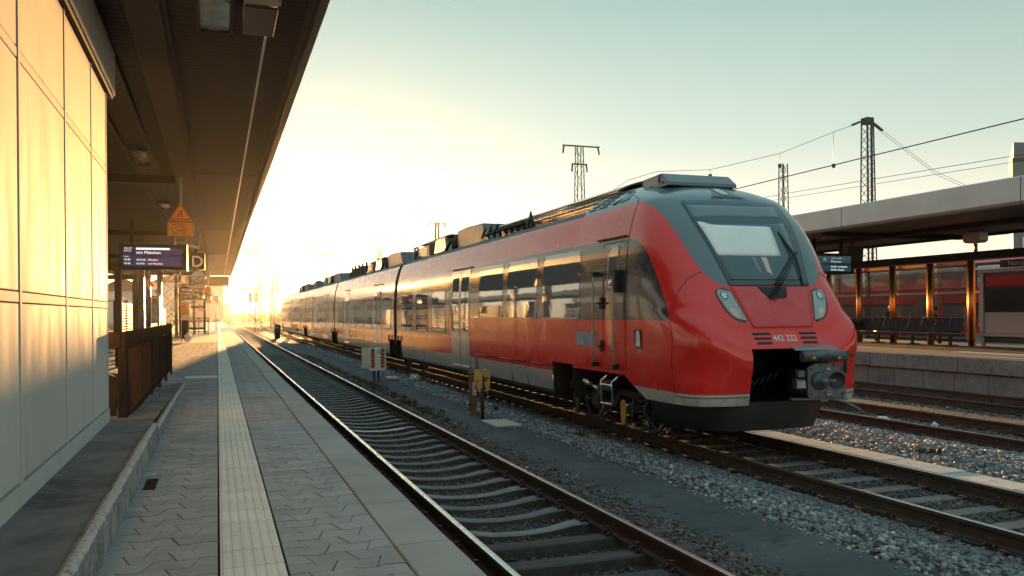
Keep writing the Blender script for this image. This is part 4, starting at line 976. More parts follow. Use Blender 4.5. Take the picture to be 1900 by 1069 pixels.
def door(y0, y1, z0=.60, z1=3.07):
    d = MB(); ym = (y0 + y1) / 2
    f = side_ring(rrect(y0, y1, z0, z1, .02, 1), rrect(y0 + .03, y1 - .03, z0 + .03, z1 - .03, .01, 1), .012, M['wframe'], 'door', train)
    for a, b_ in ((y0 + .035, ym - .02), (ym + .02, y1 - .035)):
        side_fill([(a, z0 + .03), (b_, z0 + .03), (b_, z1 - .03), (a, z1 - .03)], .006, M['door'], 'door_leaf', f, 14)
        side_fill(rrect(a + .10, b_ - .06, 1.50, 2.92, .05, 3), .010, M['pane'], 'door_glass', f, 10)
    side_fill([(ym - .02, z0 + .03), (ym + .02, z0 + .03), (ym + .02, z1 - .03), (ym - .02, z1 - .03)], .009, M['black'], 'door_seal', f, 10)
    MB().bar((SX(3.12, .02), y0 - .06, 3.125), (SX(3.12, .02), y1 + .06, 3.125), .035, .025).build('rain_gutter', M['black'], f)
    MB().bar((SX(.62, .04), y0 + .05, .61), (SX(.62, .04), y1 - .05, .61), .07, .03).build('door_step', M['trim'], f)
for y0, y1 in ((19.95, 21.72), (31.85, 33.6), (40.15, 41.6), (48.4, 50.3), (55.6, 57.3), (64.2, 65.9), (72.3, 74.0)): door(y0, y1)
# driver's door
f = side_ring(rrect(11.62, 12.42, 1.06, 3.09, .05, 4), rrect(11.632, 12.408, 1.072, 3.078, .04, 4), .004, M['black'], 'cab_door', train, .01)
wf = side_ring(rrect(11.83, 12.20, 2.36, 3.03, .07, 4), rrect(11.855, 12.175, 2.385, 3.005, .05, 4), .012, M['wframe'], 'door_window', f)
side_fill(rrect(11.855, 12.175, 2.385, 3.005, .05, 4), .006, M['pane'], 'door_glass', f)
MB().bar((SX(3.14, .02), 11.62, 3.16), (SX(3.14, .02), 12.66, 3.16), .04, .02).build('rain_gutter', M['black'], f)
for y in (12.54, 11.79):
    g = MB(); g.tube([(SX(2.58, .0), y, 2.60), (SX(2.58, .09), y, 2.58), (SX(2.4, .10), y, 2.4), (SX(1.9, .10), y, 1.9), (SX(1.3, .10), y, 1.3), (SX(1.1, .09), y, 1.12), (SX(1.1, .0), y, 1.10)], .017, 8)
    h_ = g.build('grab_rail', M['galv'], train)
    for z in (2.60, 1.12): MB().box(SX(z, .1) - .02, SX(z, 0), y - .03, y + .03, z - .04, z + .04).build('rail_foot', M['black'], h_, .006)
MB().box(SX(2.6, .12), SX(2.6, .02), 11.71, 11.80, 2.28, 2.62).build('mirror_housing', M['black'], train, .012)
MB().box(SX(2.2, .05), SX(2.2, 0), 12.33, 12.40, 2.02, 2.22).cyl((SX(2.1, .08), 12.31, 2.12), (SX(2.1, .08), 12.42, 2.12), .02, 10).build('door_lock', M['dark_steel'], train, .006)
MB().box(SX(1.5, .05), SX(1.5, 0), 12.33, 12.40, 1.33, 1.52).cyl((SX(1.4, .08), 12.31, 1.42), (SX(1.4, .08), 12.42, 1.42), .02, 10).build('door_lock', M['dark_steel'], train, .006)
MB().tube([(SX(1.45, 0), 11.95, 1.50), (SX(1.45, .05), 11.96, 1.49), (SX(1.35, .05), 11.96, 1.36), (SX(1.33, 0), 11.95, 1.34)], .012, 8).build('door_handle', M['galv'], train)
side_fill([(12.60, 1.41), (13.42, 1.41), (13.42, 1.64), (12.60, 1.64)], .004, M['blue_sticker'], 'side_poster', train, 4)
hb = MB().box(SX(1.56, .005) - .003, SX(1.56, 0), 11.03, 11.25, 1.44, 1.71).build('socket_hatch', M['black'], train)
MB().prism([(11.06, 1.46), (11.21, 1.46), (11.18, 1.69), (11.10, 1.69)], 'x', SX(1.56, .016), SX(1.56, .008)).build('hatch_flap', M['white'], hb, .003)
MB().box(SX(1.38, .008), SX(1.38, 0), 11.07, 11.11, 1.355, 1.41).build('label_plate', M['galv'], train)
# skirt details between the door and the front bogie
for a, b_ in ((14.62, 15.9), (15.95, 17.9), (17.95, 19.8)):
    strip_line('hinge_rod', [(SX(1.0, .012), a, .985 - .0 * a), (SX(1.0, .012), b_, .985)], .011, M['dark_steel'])
    for y in (a + .1, b_ - .1): MB().box(SX(1.0, .03), SX(1.0, 0), y - .03, y + .03, .96, 1.01).build('hinge', M['dark_steel'], train)
for y in (15.93, 16.9): strip_line('hatch_seam', [(SX(.98, .003), y, .97), (SX(.6, .003), y - .03, .6), (SX(.47, .003), y - .05, .47)], .008, M['black'])
side_fill([(19.25, .47), (19.62, .47), (19.52, .98), (19.33, .98)], .004, mat('dark_grime_patch', (.10, .10, .105), .5), 'air_intake', train, 5)
MB().prism([(SX(.46, -.002), .46), (SX(.3, -.28), .30), (TX - .6, .30), (TX - .6, .46)], 'y', 14.58, 27.9).build('underfloor_box', M['under'], train)
for y0, y1 in ((30.6, 44.0), (46.8, 59.8), (62.4, 82.0)):
    MB().prism([(SX(.46, -.002), .46), (SX(.3, -.28), .30), (TX - .6, .30), (TX - .6, .46)], 'y', y0, y1).build('underfloor_box', M['under'], train)
MB().box(TX - 1.3, TX + 1.3, 11.0, 14.6, 1.02, 1.06).box(TX - 1.445, TX + 1.445, 14.5, 14.556, .47, 1.02).build('floor_plate', M['under'], train)
for y0, y1 in ((28.2, 30.35), (44.4, 46.6), (60.0, 62.2), (82.2, 84)): MB().box(TX - 1.25, TX + 1.25, y0, y1, 1.0, 1.05).box(TX - 1.44, TX + 1.44, y0 - .06, y0 - .004, .5, 1.0).box(TX - 1.44, TX + 1.44, y1 + .004, y1 + .06, .5, 1.0).build('floor_plate', M['under'], train)
# printed rows on the skirt
sk = MB()
for y, z, n in ((26.6, .78, 7), (26.3, .74, 6), (25.1, .80, 4), (25.2, .76, 5)):
    for k in range(n): sk.box(SX(z, .002), SX(z, .0), y - k * .09 - .05, y - k * .09, z, z + .03)
sk.build('skirt_lettering', M['dark_steel'], train)

# --- bogies
def wheelset(parent, y, near=True):
    for s in (-1, 1):
        x = TX + s * .7535
        wl = MB().lathe([(0, -.02), (.14, -.035), (.16, -.015), (.33, -.01), (.36, -.045)], (x, y, .425), (s, 0, 0), 28)
        o = wl.build('wheel', M['wheel'], parent)
        MB().lathe([(.36, .055), (.415, .055), (.425, .045), (.425, -.05), (.455, -.075), (.45, -.09), (.36, -.06)], (x, y, .425), (s, 0, 0), 32).build('tread', M['tread'], o)
    MB().cyl((TX - .75, y, .425), (TX + .75, y, .425), .085, 12).build('axle', M['wheel'], parent)
bog = bpy.data.objects.new('front_bogie', None); COL.objects.link(bog); bog.parent = train; bog.location = Vector((TX, 13.0, .45)) - train.location
wheelset(bog, 11.93); wheelset(bog, 14.1)
NX = TX - 1.05
fr = MB()
fr.prism([(11.25, .56), (11.5, .70), (12.45, .72), (12.6, .50), (13.5, .50), (13.65, .72), (14.5, .70), (14.6, .58), (14.3, .55), (13.8, .62), (13.6, .40), (12.5, .40), (12.35, .62), (11.7, .55)], 'x', NX - .10, NX + .08)
fr.prism([(11.25, .56), (11.5, .70), (14.5, .70), (14.6, .55), (13.6, .40), (12.5, .40), (11.7, .5)], 'x', TX + 1.0, TX + 1.15)
fr.box(TX - 1.0, TX + 1.0, 12.6, 13.5, .42, .62)
fr.build('bogie_frame', M['under'], bog, .015)
for y in (11.93, 14.1):
    MB().lathe([(0, -.16), (.09, -.155), (.12, -.13), (.13, -.02), (.13, .1)], (NX, y, .425), (1, 0, 0), 18).build('axle_box', M['dark_steel'], bog)
MB().box(NX - .17, NX - .1, 13.05, 13.35, .36, .58).lathe([(0, -.13), (.07, -.12), (.085, -.05), (.085, .05)], (NX - .1, 13.48, .46), (1, 0, 0), 14).build('brake_unit', M['dark_steel'], bog, .015)
cs = MB(); cs.tube([(NX - .06 + .09 * math.cos(a), 11.62 + .09 * math.sin(a), .30 + .55 * a / (2 * math.pi * 7)) for a in np.linspace(0, 2 * math.pi * 7, 90)], .021, 6)
cs.build('coil_spring', M['dark_steel'], bog)
MB().cyl((NX - .2, 13.9, .83), (NX - .2, 13.3, .73), .062, 16).cyl((NX - .2, 13.3, .73), (NX - .2, 12.9, .655), .042, 14).build('damper', M['trim'], bog)
MB().box(NX - .26, NX - .14, 13.88, 13.96, .70, .95).box(NX - .26, NX - .14, 12.80, 12.92, .56, .76).build('damper_bracket', M['dark_steel'], bog, .01)
MB().box(NX - .23, NX - .05, 12.5, 12.85, .66, .86).build('relay_box', mat('relay_box', (.05, .055, .06), .45), bog, .02)
for y, zc, m_ in ((12.03, .42, 'ochre'), (13.82, .43, 'dark_steel')):
    MB().prism([(y - .085, zc - .07), (y - .09, zc + .06), (y - .06, zc + .13), (y, zc + .155), (y + .06, zc + .13), (y + .09, zc + .06), (y + .06, zc - .12), (y + .03, zc - .25), (y - .05, zc - .25)], 'x', NX - .235, NX - .20).build('sand_box', M[m_], bog, .01)
    MB().tube([(NX - .19, y - .02, zc - .2), (NX - .12, y - .1, zc - .30), (NX + .05, y - .22, .13)], .018, 8).build('sand_pipe', M['galv'], bog)
for y in (11.68, 13.94): MB().lathe([(.045, -.015), (.045, .015), (.02, .016), (.02, -.016), (.045, -.015)], (NX - .23, y, .20), (1, 0, 0), 12).build('eye_ring', M['ochre'], bog)
MB().bar((NX - .2, 13.5, .17), (NX - .2, 12.7, .14), .05, .09).bar((NX - .12, 13.3, .11), (NX - .12, 12.35, .10), .04, .05).build('track_brake', M['rail_brown'], bog, .006)
MB().tube([(NX - .17, 11.77, .62), (NX - .2, 11.77, .18)], .018, 8).tube([(NX - .15, 11.3, .66), (NX - .17, 11.45, .45), (NX - .12, 11.25, .25), (NX - .1, 11.1, .16)], .02, 8).tube([(NX - .12, 13.6, .6), (NX - .2, 13.4, .5), (NX - .2, 13.1, .62), (NX - .1, 12.9, .5)], .014, 6).build('pipework', M['dark_steel'], bog)
stp = MB(); xo = SX(.84, .02)
for y in (12.40, 12.0): stp.tube([(SX(1.02, -.12), y - .12, 1.02), (xo, y, .86), (xo, y, .50)], .020, 8)
for z in (.80, .50): stp.tube([(xo, 12.40, z), (xo, 12.0, z)], .020, 8)
stp.build('cab_step', M['trim'], train)
for i, y in enumerate((29.2, 45.5, 61.1, 83.1)):
    b2 = bpy.data.objects.new('bogie', None); COL.objects.link(b2); b2.parent = train; b2.location = Vector((TX, y, .45)) - train.location
    wheelset(b2, y - 1.25); wheelset(b2, y + 1.25)
    MB().prism([(y - 1.7, .55), (y - 1.4, .72), (y + 1.4, .72), (y + 1.7, .55), (y + .7, .38), (y - .7, .38)], 'x', NX - .12, NX + .05).box(TX - 1, TX + 1, y - .4, y + .4, .4, .75).build('bogie_frame', M['under'], b2, .02)
    for dy in (-.55, .45): MB().box(NX - .30, NX - .14, y + dy, y + dy + .4, .86, .90).build('step_plate', M['trim'], b2, .004)
    MB().bar((NX - .22, y - .1, .72), (NX - .22, y + .6, .60), .05).build('damper', M['trim'], b2)
    MB().tube([(SX(1.15, .05), y + .9, 1.22), (SX(1.1, .06), y + .9, 1.02)], .03, 8).tube([(SX(1.15, .05), y - .75, 1.22), (SX(1.1, .06), y - .75, 1.02)], .03, 8).build('buffer_pin', M['dark_steel'], b2)

# --- roof gear
bxr = MB(); bxr.prism([(11.45, 3.95), (11.455, 4.005), (11.68, 4.165), (12.3, 4.145), (12.3, 3.95)], 'x', TX - .74, TX + .50)
ro = bxr.build('roof_hatch', mat('roof_hatch_grey', (.13, .165, .185), .4, coat=.2), train, .008)
MB().prism([(11.55, 4.0), (11.56, 4.03), (11.69, 4.13), (12.2, 4.115), (12.2, 4.0)], 'x', TX - .748, TX - .742).build('side_cheek', mat('hatch_cheek', (.36, .32, .29), .5), ro)
MB().tube([(TX - .755, 11.72, 4.02), (TX - .76, 11.72, 4.15)], .018, 8).box(TX - .765, TX - .745, 11.6, 11.64, 4.0, 4.03).build('hatch_lock', M['dark_steel'], ro)
# louvres and opening in the grey shoulder behind the cab
def sh(t, v): # t along y, v from eave (0) to top (1) on the nose shell's flank
    z = 3.70 + v * .40; return Vector((TX - catm(WB, z) - .006, t, z + .004))
for c_ in range(2):
    for k in range(6):
        v0 = .10 + k * .125; y0 = 12.78 + c_ * .42 - k * .055 if c_ == 0 else 13.22 - k * .085
        y1 = y0 + (.33 if c_ == 0 else .30)
        if c_ == 1 and k > 4: continue
        MB().grid([[sh(y0, v0), sh(y1, v0)], [sh(y0 - .04, v0 + .062), sh(y1 - .04, v0 + .062)]]).build('louvre_slot', M['black'], train)
mbh = MB(); P_ = [sh(y, v) + Vector((-.002, 0, 0)) for y, v in ((12.45, .12), (12.62, .15), (12.40, .62), (12.22, .68), (12.12, .60), (12.32, .3))]
mbh.v += [tuple(p) for p in P_]; mbh.face(range(6)); mbh.build('shoulder_opening', M['black'], train)
mbh = MB(); P_ = [sh(y, v) + Vector((-.003, 0, 0)) for y, v in ((12.02, .22), (12.32, .14), (12.30, .32), (12.10, .56))]
mbh.v += [tuple(p) for p in P_]; mbh.face(range(4)); mbh.build('shoulder_scoop', mat('scoop_paint', (.14, .19, .21), .35), train)
# long arched fairing over the roof, with pipes beneath its edge
M['fairing'] = mat('fairing_metal', (.34, .27, .19), .25, .7)
for k in range(3):
    y0, y1 = 12.95 + k * 2.2, 12.95 + (k + 1) * 2.2 - .02
    P_ = [[(TX + x, y, 4.30 - .22 * (abs(x) / .86) ** 2 + dz) for x in np.linspace(-.86, .86, 15)] for y, dz in ((y0, 0), (y1, 0))]
    P_ += [[(TX + x, y1, 4.26 - .22 * (abs(x) / .86) ** 2) for x in np.linspace(-.86, .86, 15)], [(TX + x, y0, 4.26 - .22 * (abs(x) / .86) ** 2) for x in np.linspace(-.86, .86, 15)], P_[0]]
    MB().grid(P_).build('roof_fairing', M['fairing'], train)
MB().prism([(TX - .78, 3.84), (TX - .80, 4.06), (TX, 4.22), (TX + .80, 4.06), (TX + .78, 3.84)], 'y', 13.2, 19.4).build('roof_unit', M['fairing'], train)
pp = MB()
for x, z in ((-.95, 3.93), (-.91, 3.98), (-.88, 4.03)): pp.tube([(TX + x, 12.9, z), (TX + x, 17.0, z)], .014, 6)
pp.build('roof_pipe', M['galv'], train)
ins = MB()
for k in range(6):
    y = 17.3 + k * .42; ins.cyl((TX - .98, y, 3.80), (TX - .98, y, 3.95), .035, 8).tube([(TX - .98, y, 3.97), (TX - .98, y + .40, 3.97)], .05, 8)
ins.box(TX - 1.06, TX - .9, 17.2, 20.2, 3.93, 3.955)
for k in range(3): ins.tube([(TX - 1.02, 20.3 - k * .5, 3.88), (TX - 1.02, 20.0 - k * .5, 4.10)], .03, 8)
ins.build('insulator_row', M['under'], train)
bk = MB(); bk.prism([(16.55, 3.80), (17.05, 3.80), (16.8, 4.16)], 'x', TX - 1.03, TX - 1.0).lathe([(.10, -.01), (.10, .01), (.055, .011), (.055, -.011), (.10, -.01)], (TX - 1.06, 16.68, 3.90), (1, 0, 0), 14).lathe([(.10, -.01), (.10, .01), (.055, .011), (.055, -.011), (.10, -.01)], (TX - 1.06, 16.93, 3.90), (1, 0, 0), 14)
bk.build('roof_bracket', M['under'], train)
def roof_gear(y0, big=True):
    """air-conditioning unit, hood, sloping grille boxes, in order away from the camera"""
    MB().prism([(y0, 3.80), (y0 + .6, 4.30), (y0 + 2.0, 4.34), (y0 + 3.0, 4.32), (y0 + 3.0, 3.80)], 'x', TX - .92, TX + .92).build('air_unit', M['unit'], train, .03)
    MB().lathe([(.26, -.05), (.27, 0), (.22, .03), (0, .04)], (TX - .86, y0 + 3.5, 4.02), (-1, 0, .2), 16).tube([(TX - .95, y0 + 3.1, 3.85), (TX - 1.0, y0 + 3.3, 4.1), (TX - .95, y0 + 3.8, 4.0), (TX - 1, y0 + 4.0, 3.84)], .05, 8).build('roof_fan', M['under'], train)
    MB().prism([(y0 + 4.0, 3.82), (y0 + 4.15, 4.26), (y0 + 5.3, 4.26), (y0 + 5.5, 3.82)], 'x', TX - .98, TX + .98).build('battery_box', M['fairing'], train, .03)
    MB().prism([(y0 + 5.5, 3.84), (y0 + 5.5, 4.2), (y0 + 6.2, 4.2), (y0 + 6.2, 3.84)], 'x', TX - .96, TX + .96).build('cable_box', M['under'], train)
    g = MB().prism([(y0 + 6.2, 3.82), (y0 + 6.2, 4.20), (y0 + 7.5, 4.18), (y0 + 8.0, 3.82)], 'x', TX - .94, TX + .94).build('grille_box', M['unit'], train, .02)
    gl = MB()
    for k in range(4): gl.bar((TX - .955, y0 + 6.5, 3.90 + k * .07), (TX - .955, y0 + 7.4, 3.90 + k * .07), .02, .03)
    gl.build('grille_bar', M['galv'], g)
    MB().plate([(TX - .9, y0 + 3.9, 4.29), (TX + .9, y0 + 3.9, 4.29), (TX + .9, y0 + 7.8, 4.26), (TX - .9, y0 + 7.8, 4.26)], (0, 0, 1), .03).build('cover_sheet', M['unit'], train)
roof_gear(19.95); roof_gear(30.2); roof_gear(46.6); roof_gear(64.0)
for y in (28.3, 28.55): MB().lathe([(.09, -.02), (.09, .02), (.05, .022), (.05, -.022), (.09, -.02)], (TX - .85, y, 4.2), (0, 1, .2), 14).cyl((TX - .85, y, 3.85), (TX - .85, y, 4.1), .035, 8).build('horn', M['under'], train)
MB().lathe([(.24, 0), (.22, .06), (.12, .10), (0, .11)], (TX - .8, 27.6, 3.84), (0, 0, 1), 16).build('roof_dome', M['unit'], train)
tx = MB()
for k in range(5): tx.box(TX - .9, TX + .9, 38.6 + k * 1.1, 39.4 + k * 1.1, 3.84, 4.15 + .12 * (k % 2)).cyl((TX - .8, 39 + k * 1.1, 4.15), (TX - .8, 39 + k * 1.1, 4.42), .05, 8)
tx.build('transformer_gear', M['under'], train)
MB().prism([(58.9, 3.84), (59.3, 4.25), (60.6, 4.25), (60.8, 3.84)], 'x', TX - .9, TX + .9).build('air_unit', M['unit'], train, .03)
# pantograph
pg = MB(); y0 = 60.6
pg.tube([(TX - .9, y0 - 1.0, 4.35), (TX + .9, y0 - 1.0, 4.35)], .03, 6).tube([(TX - .9, y0 + 1.0, 4.35), (TX + .9, y0 + 1.0, 4.35)], .03, 6).tube([(TX - .6, y0 - 1.2, 4.35), (TX - .6, y0 + 1.2, 4.35)], .03, 6).tube([(TX + .6, y0 - 1.2, 4.35), (TX + .6, y0 + 1.2, 4.35)], .03, 6)
for x in (-.6, .6):
    for yy in (-1, 1): pg.cyl((TX + x, y0 + yy, 3.88), (TX + x, y0 + yy, 4.35), .06, 8)
pg.tube([(TX, y0 + 1.0, 4.4), (TX, y0 - .9, 5.28)], .05, 8)
pg.tube([(TX - .35, y0 - .9, 5.30), (TX + .35, y0 - .9, 5.30)], .035, 6).tube([(TX - .35, y0 - .9, 5.28), (TX - .62, y0 + .9, 6.25)], .026, 6).tube([(TX + .35, y0 - .9, 5.28), (TX + .62, y0 + .9, 6.25)], .026, 6).tube([(TX + .1, y0 + .6, 4.45), (TX + .25, y0 - 1.0, 5.2)], .018, 6)
for yy in (.75, 1.1): pg.tube([(TX - 1.0, y0 + yy, 6.05), (TX - .8, y0 + yy, 6.26), (TX - .6, y0 + yy, 6.32), (TX + .6, y0 + yy, 6.32), (TX + .8, y0 + yy, 6.26), (TX + 1.0, y0 + yy, 6.05)], .028, 6)
pg.build('pantograph', M['under'], train)
# ------------------------------------------------------------------ railing round the stairwell
rl = thing('railing', 'brown metal railing with vertical bars beside the ramp and the stairwell', 'railing', (-.92, 14, .8))
RX = -.92
MB().box(RX - .02, RX + .03, 9.46, 18.75, 1.645, 1.815).build('top_rail', M['rail_brown'], rl, .006)
MB().box(RX - .02, RX + .03, 9.58, 18.7, .885, .935).build('bottom_rail', M['rail_brown'], rl, .004)
MB().box(RX - .45, RX - .021, 9.46, 9.52, 1.645, 1.815).build('end_rail', M['rail_brown'], rl, .006)
MB().box(RX - .05, RX + .035, 9.45, 9.56, .80, 1.64).build('end_post', M['rail_brown'], rl, .008)
MB().box(RX - .45, RX - .40, 9.46, 9.52, .8, 1.64).build('end_post', M['rail_brown'], rl, .006)
MB().box(RX - .40, RX - .05, 9.47, 9.515, .82, .87).build('end_rail', M['rail_brown'], rl, .004)
bar = MB().box(-.006, .012, -.02, .02, 0, .708).mesh('bar', M['rail_brown'])
n = 74
for k in range(n): add('bar', bar, rl, (RX, 9.68 + k * 9.0 / (n - 1), .936))
for k in range(1, 6):
    y = 9.55 + k * 1.84; MB().box(RX - .02, RX + .03, y - .03, y + .03, ramp_z(y) - .02, 1.64).build('post', M['rail_brown'], rl, .004)
lean = thing('folded_board', 'dark folded board leaning behind the end of the railing', 'board', (-1.15, 9.75, .72))
MB().plate([(-1.25, 9.62, .72), (-1.02, 9.62, .72), (-1.0, 9.85, 1.36), (-1.22, 9.85, 1.40)], (0, 1, -.3), .03).build('board', M['black'], lean, .004)
MB().tube([(-1.0, 9.6, 1.34), (-1.2, 9.86, 1.42)], .012, 6).build('handle', M['galv'], lean)

def ytext(txt, size, x, y, z, m, parent, name='lettering', narrow=1.0, ex=.002, align='LEFT', bold=0):
    return add(name, text_mesh(txt, size, m, ex, align, bold, narrow), parent, (x, y, z), (R(90), 0, 0))

# ------------------------------------------------------------------ departure board
bd = thing('departure_board', 'blue lit departure board reading von München hung under the near canopy', 'departure board', (-1.65, 25, 3.6))
MB().box(-2.52, -.80, 25.0, 25.35, 3.25, 3.95).build('casing', M['black'], bd, .012)
MB().box(-.797, -.775, 24.99, 25.36, 3.24, 3.96).build('end_cap', M['galv'], bd, .004)
MB().box(-2.40, -.93, 24.985, 24.998, 3.665, 3.87).build('screen', M['screen'], bd)
MB().box(-2.40, -.93, 24.985, 24.998, 3.345, 3.63).build('screen', M['screen'], bd)
for k in range(4): MB().box(-2.12 + k * .31, -2.114 + k * .31, 24.980, 24.984, 3.35, 3.865).build('screen_joint', M['black'], bd)
ytext('19:17', .092, -2.39, 24.978, 3.795, M['glyph'], bd); ytext('RB 59160', .045, -2.39, 24.978, 3.745, M['glyph'], bd)
MB().box(-2.08, -1.22, 24.977, 24.983, 3.80, 3.852).build('route_bar', M['glyph'], bd)
ytext('von München', .115, -2.08, 24.976, 3.685, M['glyph'], bd)
ytext('Folgezüge', .036, -2.40, 24.978, 3.60, M['glyph'], bd)
ytext('19:38', .075, -2.39, 24.978, 3.50, M['glyph'], bd); ytext('RB 59105', .06, -2.07, 24.978, 3.50, M['glyph'], bd); ytext('München', .068, -1.78, 24.978, 3.50, M['glyph'], bd)
ytext('19:48', .075, -2.39, 24.978, 3.395, M['glyph'], bd); ytext('RE 4040', .06, -2.07, 24.978, 3.395, M['glyph'], bd); ytext('von München', .068, -1.78, 24.978, 3.395, M['glyph'], bd)
for x in (-2.2, -1.15): MB().box(x - .05, x + .05, 25.12, 25.22, 3.95, 4.64).build('hanger', M['beam'], bd)
sp_ = MB()
for k in range(26): sp_.cyl((-2.4 + k * .06, 25.2, 3.95), (-2.4 + k * .06, 25.2, 4.03), .003, 4)
sp_.build('bird_spikes', M['galv'], bd)
# section sign D
ds = thing('section_sign', 'dark hanging platform section sign with a white letter D', 'sign', (-.69, 32, 3.9))
MB().box(-.99, -.40, 32, 32.14, 3.62, 4.22).build('sign_box', M['navy'], ds, .01)
ytext('D', .56, -.87, 31.995, 3.73, M['sign_letter'], ds, bold=.006)
MB().box(-.72, -.67, 32.04, 32.09, 4.22, 4.62).build('hanger', M['beam'], ds)
cc = thing('security_camera', 'small security camera on a bracket above the letter D sign', 'camera', (-.62, 28, 4.2))
MB().bar((-.86, 28, 4.18), (-.52, 27.9, 4.10), .10, .10).build('housing', M['fascia_light'], cc, .01)
MB().box(-.56, -.53, 28.0, 28.03, 4.12, 4.66).build('bracket', M['dark_steel'], cc)
ck = thing('station_clock', 'round white station clock with black hands hung beyond the letter D sign', 'clock', (-.60, 42, 3.6))
CX, CYY, CZZ = -.83, 42.0, 3.80
MB().lathe([(.30, .10), (.31, .06), (.31, -.01), (.295, -.02), (.285, -.012)], (CX, CYY, CZZ), (0, 1, 0), 28).build('rim', M['galv'], ck)
MB().lathe([(0, -.011), (.287, -.011)], (CX, CYY, CZZ), (0, 1, 0), 28).build('dial', M['white'], ck)
for k in range(12):
    a = R(30 * k); l = .07 if k % 3 == 0 else .05
    MB().bar((CX + math.sin(a) * .265, CYY - .016, CZZ + math.cos(a) * .265), (CX + math.sin(a) * (.265 - l), CYY - .016, CZZ + math.cos(a) * (.265 - l)), .02, .006, (0, 1, 0)).build('hour_mark', M['black'], ck)
for a, l, w_ in ((R(218), .16, .03), (R(86), .23, .022)):
    MB().bar((CX - math.sin(a) * .04, CYY - .022, CZZ - math.cos(a) * .04), (CX + math.sin(a) * l, CYY - .022, CZZ + math.cos(a) * l), w_, .005, (0, 1, 0)).build('clock_hand', M['black'], ck)
MB().box(CX - .03, CX + .03, CYY + .03, CYY + .09, CZZ + .30, 4.62).build('hanger', M['beam'], ck)

# ------------------------------------------------------------------ orange warning signs
def warn(loc, s, name_label, group=None, panel=True, hang=None):
    """triangle of side s with its panel, hung or on a post; loc = middle of the panel's top edge"""
    x, y, z = loc
    t = thing('warning_sign', name_label, 'warning sign', (x, y, z), 0, group)
    h = s * .80
    tri = [(-s / 2, 0), (s / 2, 0), (0, h)]
    add('triangle_face', MB().prism([(x + a, z + b + .01) for a, b in tri], 'y', y, y + .02).mesh('triangle_face', M['orange']), t)
    inn = [(a * .86, .05 * s + b * .86) for a, b in tri]; inn2 = [(a * .76, .09 * s + b * .76) for a, b in tri]
    bo = MB(); b0 = len(bo.v)
    bo.v += [(x + a, y - .003, z + b + .01) for a, b in inn] + [(x + a, y - .003, z + b + .01) for a, b in inn2]
    for i in range(3): bo.face((i, (i + 1) % 3, 3 + (i + 1) % 3, 3 + i))
    bo.build('triangle_border', M['black'], t, fix=False)
    sy = MB()
    sy.box(x + .035 * s, x + .075 * s, y - .004, y - .001, z + .17 * s, z + .50 * s)
    sy.bar((x - .10 * s, y - .002, z + .17 * s), (x - .10 * s, y - .002, z + .27 * s), .04 * s, .003, (0, 1, 0)).bar((x - .10 * s, y - .002, z + .27 * s), (x - .04 * s, y - .002, z + .37 * s), .04 * s, .003, (0, 1, 0)).bar((x - .04 * s, y - .002, z + .37 * s), (x - .04 * s, y - .002, z + .50 * s), .04 * s, .003, (0, 1, 0))
    sy.build('narrowing_symbol', M['black'], t)
    if panel:
        pw_, ph = s * 1.10, s * .66
        add('panel', MB().prism(rrect(x - pw_ / 2, x + pw_ / 2, z - ph, z - .01, .03 * s, 3), 'y', y, y + .02).mesh('panel', M['orange']), t)
        o_, i_ = rrect(x - pw_ / 2 + .02 * s, x + pw_ / 2 - .02 * s, z - ph + .02 * s, z - .03 * s, .03 * s, 3), rrect(x - pw_ / 2 + .04 * s, x + pw_ / 2 - .04 * s, z - ph + .04 * s, z - .05 * s, .02 * s, 3)
        bo = MB(); k = len(o_); bo.v += [(a, y - .003, b) for a, b in o_] + [(a, y - .003, b) for a, b in i_]
        for i in range(k): bo.face((i, (i + 1) % k, k + (i + 1) % k, k + i))
        bo.build('panel_border', M['black'], t, fix=False)
        if s > .4:
            ytext('Verengter Bahnsteigbereich', .045 * s / .42, x - pw_ * .40, y - .003, z - ph * .24, M['black'], t, narrow=.62); ytext('hier kein Aufenthalt!', .045 * s / .42, x - pw_ * .32, y - .003, z - ph * .40, M['black'], t, narrow=.62)
            for k2, tx_ in enumerate(('Durchfahrt für', 'Rollstuhlfahrer', 'nicht geeignet')): ytext(tx_, .04 * s / .42, x - pw_ * .08, y - .003, z - ph * (.58 + .13 * k2), M['black'], t, narrow=.62)
            wc = MB(); cx_, cz_ = x - pw_ * .26, z - ph * .72
            for (a, b), (c_, d) in (((-.055, -.055), (.055, -.055)), ((.055, -.055), (.055, .06)), ((.055, .06), (-.055, .06)), ((-.055, .06), (-.055, -.055)), ((-.05, .05), (.05, -.05))):
                wc.bar((cx_ + a, y - .002, cz_ + b), (cx_ + c_, y - .002, cz_ + d), .006, .003, (0, 1, 0))
            wc.tube([(cx_ + .02 * math.cos(a) - .005, y - .002, cz_ - .02 + .022 * math.sin(a)) for a in np.linspace(2, 6, 12)], .004, 4).tube([(cx_ - .012, y - .002, cz_ + .035), (cx_ - .008, y - .002, cz_ + .0), (cx_ + .022, y - .002, cz_ - .005), (cx_ + .032, y - .002, cz_ - .035)], .005, 4)
            wc.build('wheelchair_symbol', M['black'], t)
    if hang: MB().cyl((x + .01, y + .035, z - .1), (x + .01, y + .035, hang), .022, 10).build('hanger_pole', M['galv'], t)
    else: MB().cyl((x, y + .04, PZ), (x, y + .04, z + h * .8), .03, 8).build('post', M['galv'], t)
    return t
warn((-.645, 17.1, 3.775), .42, 'orange warning triangle over a lettered panel on a pole under the canopy', None, True, 4.62)
warn((-2.55, 36.0, 3.12), .46, 'small orange warning triangle on the dark post behind the departure board', None, False, 4.62)
warn((-.56, 58.0, 3.62), .46, 'orange warning triangle and panel above the letter E sign', None, True, 4.6)
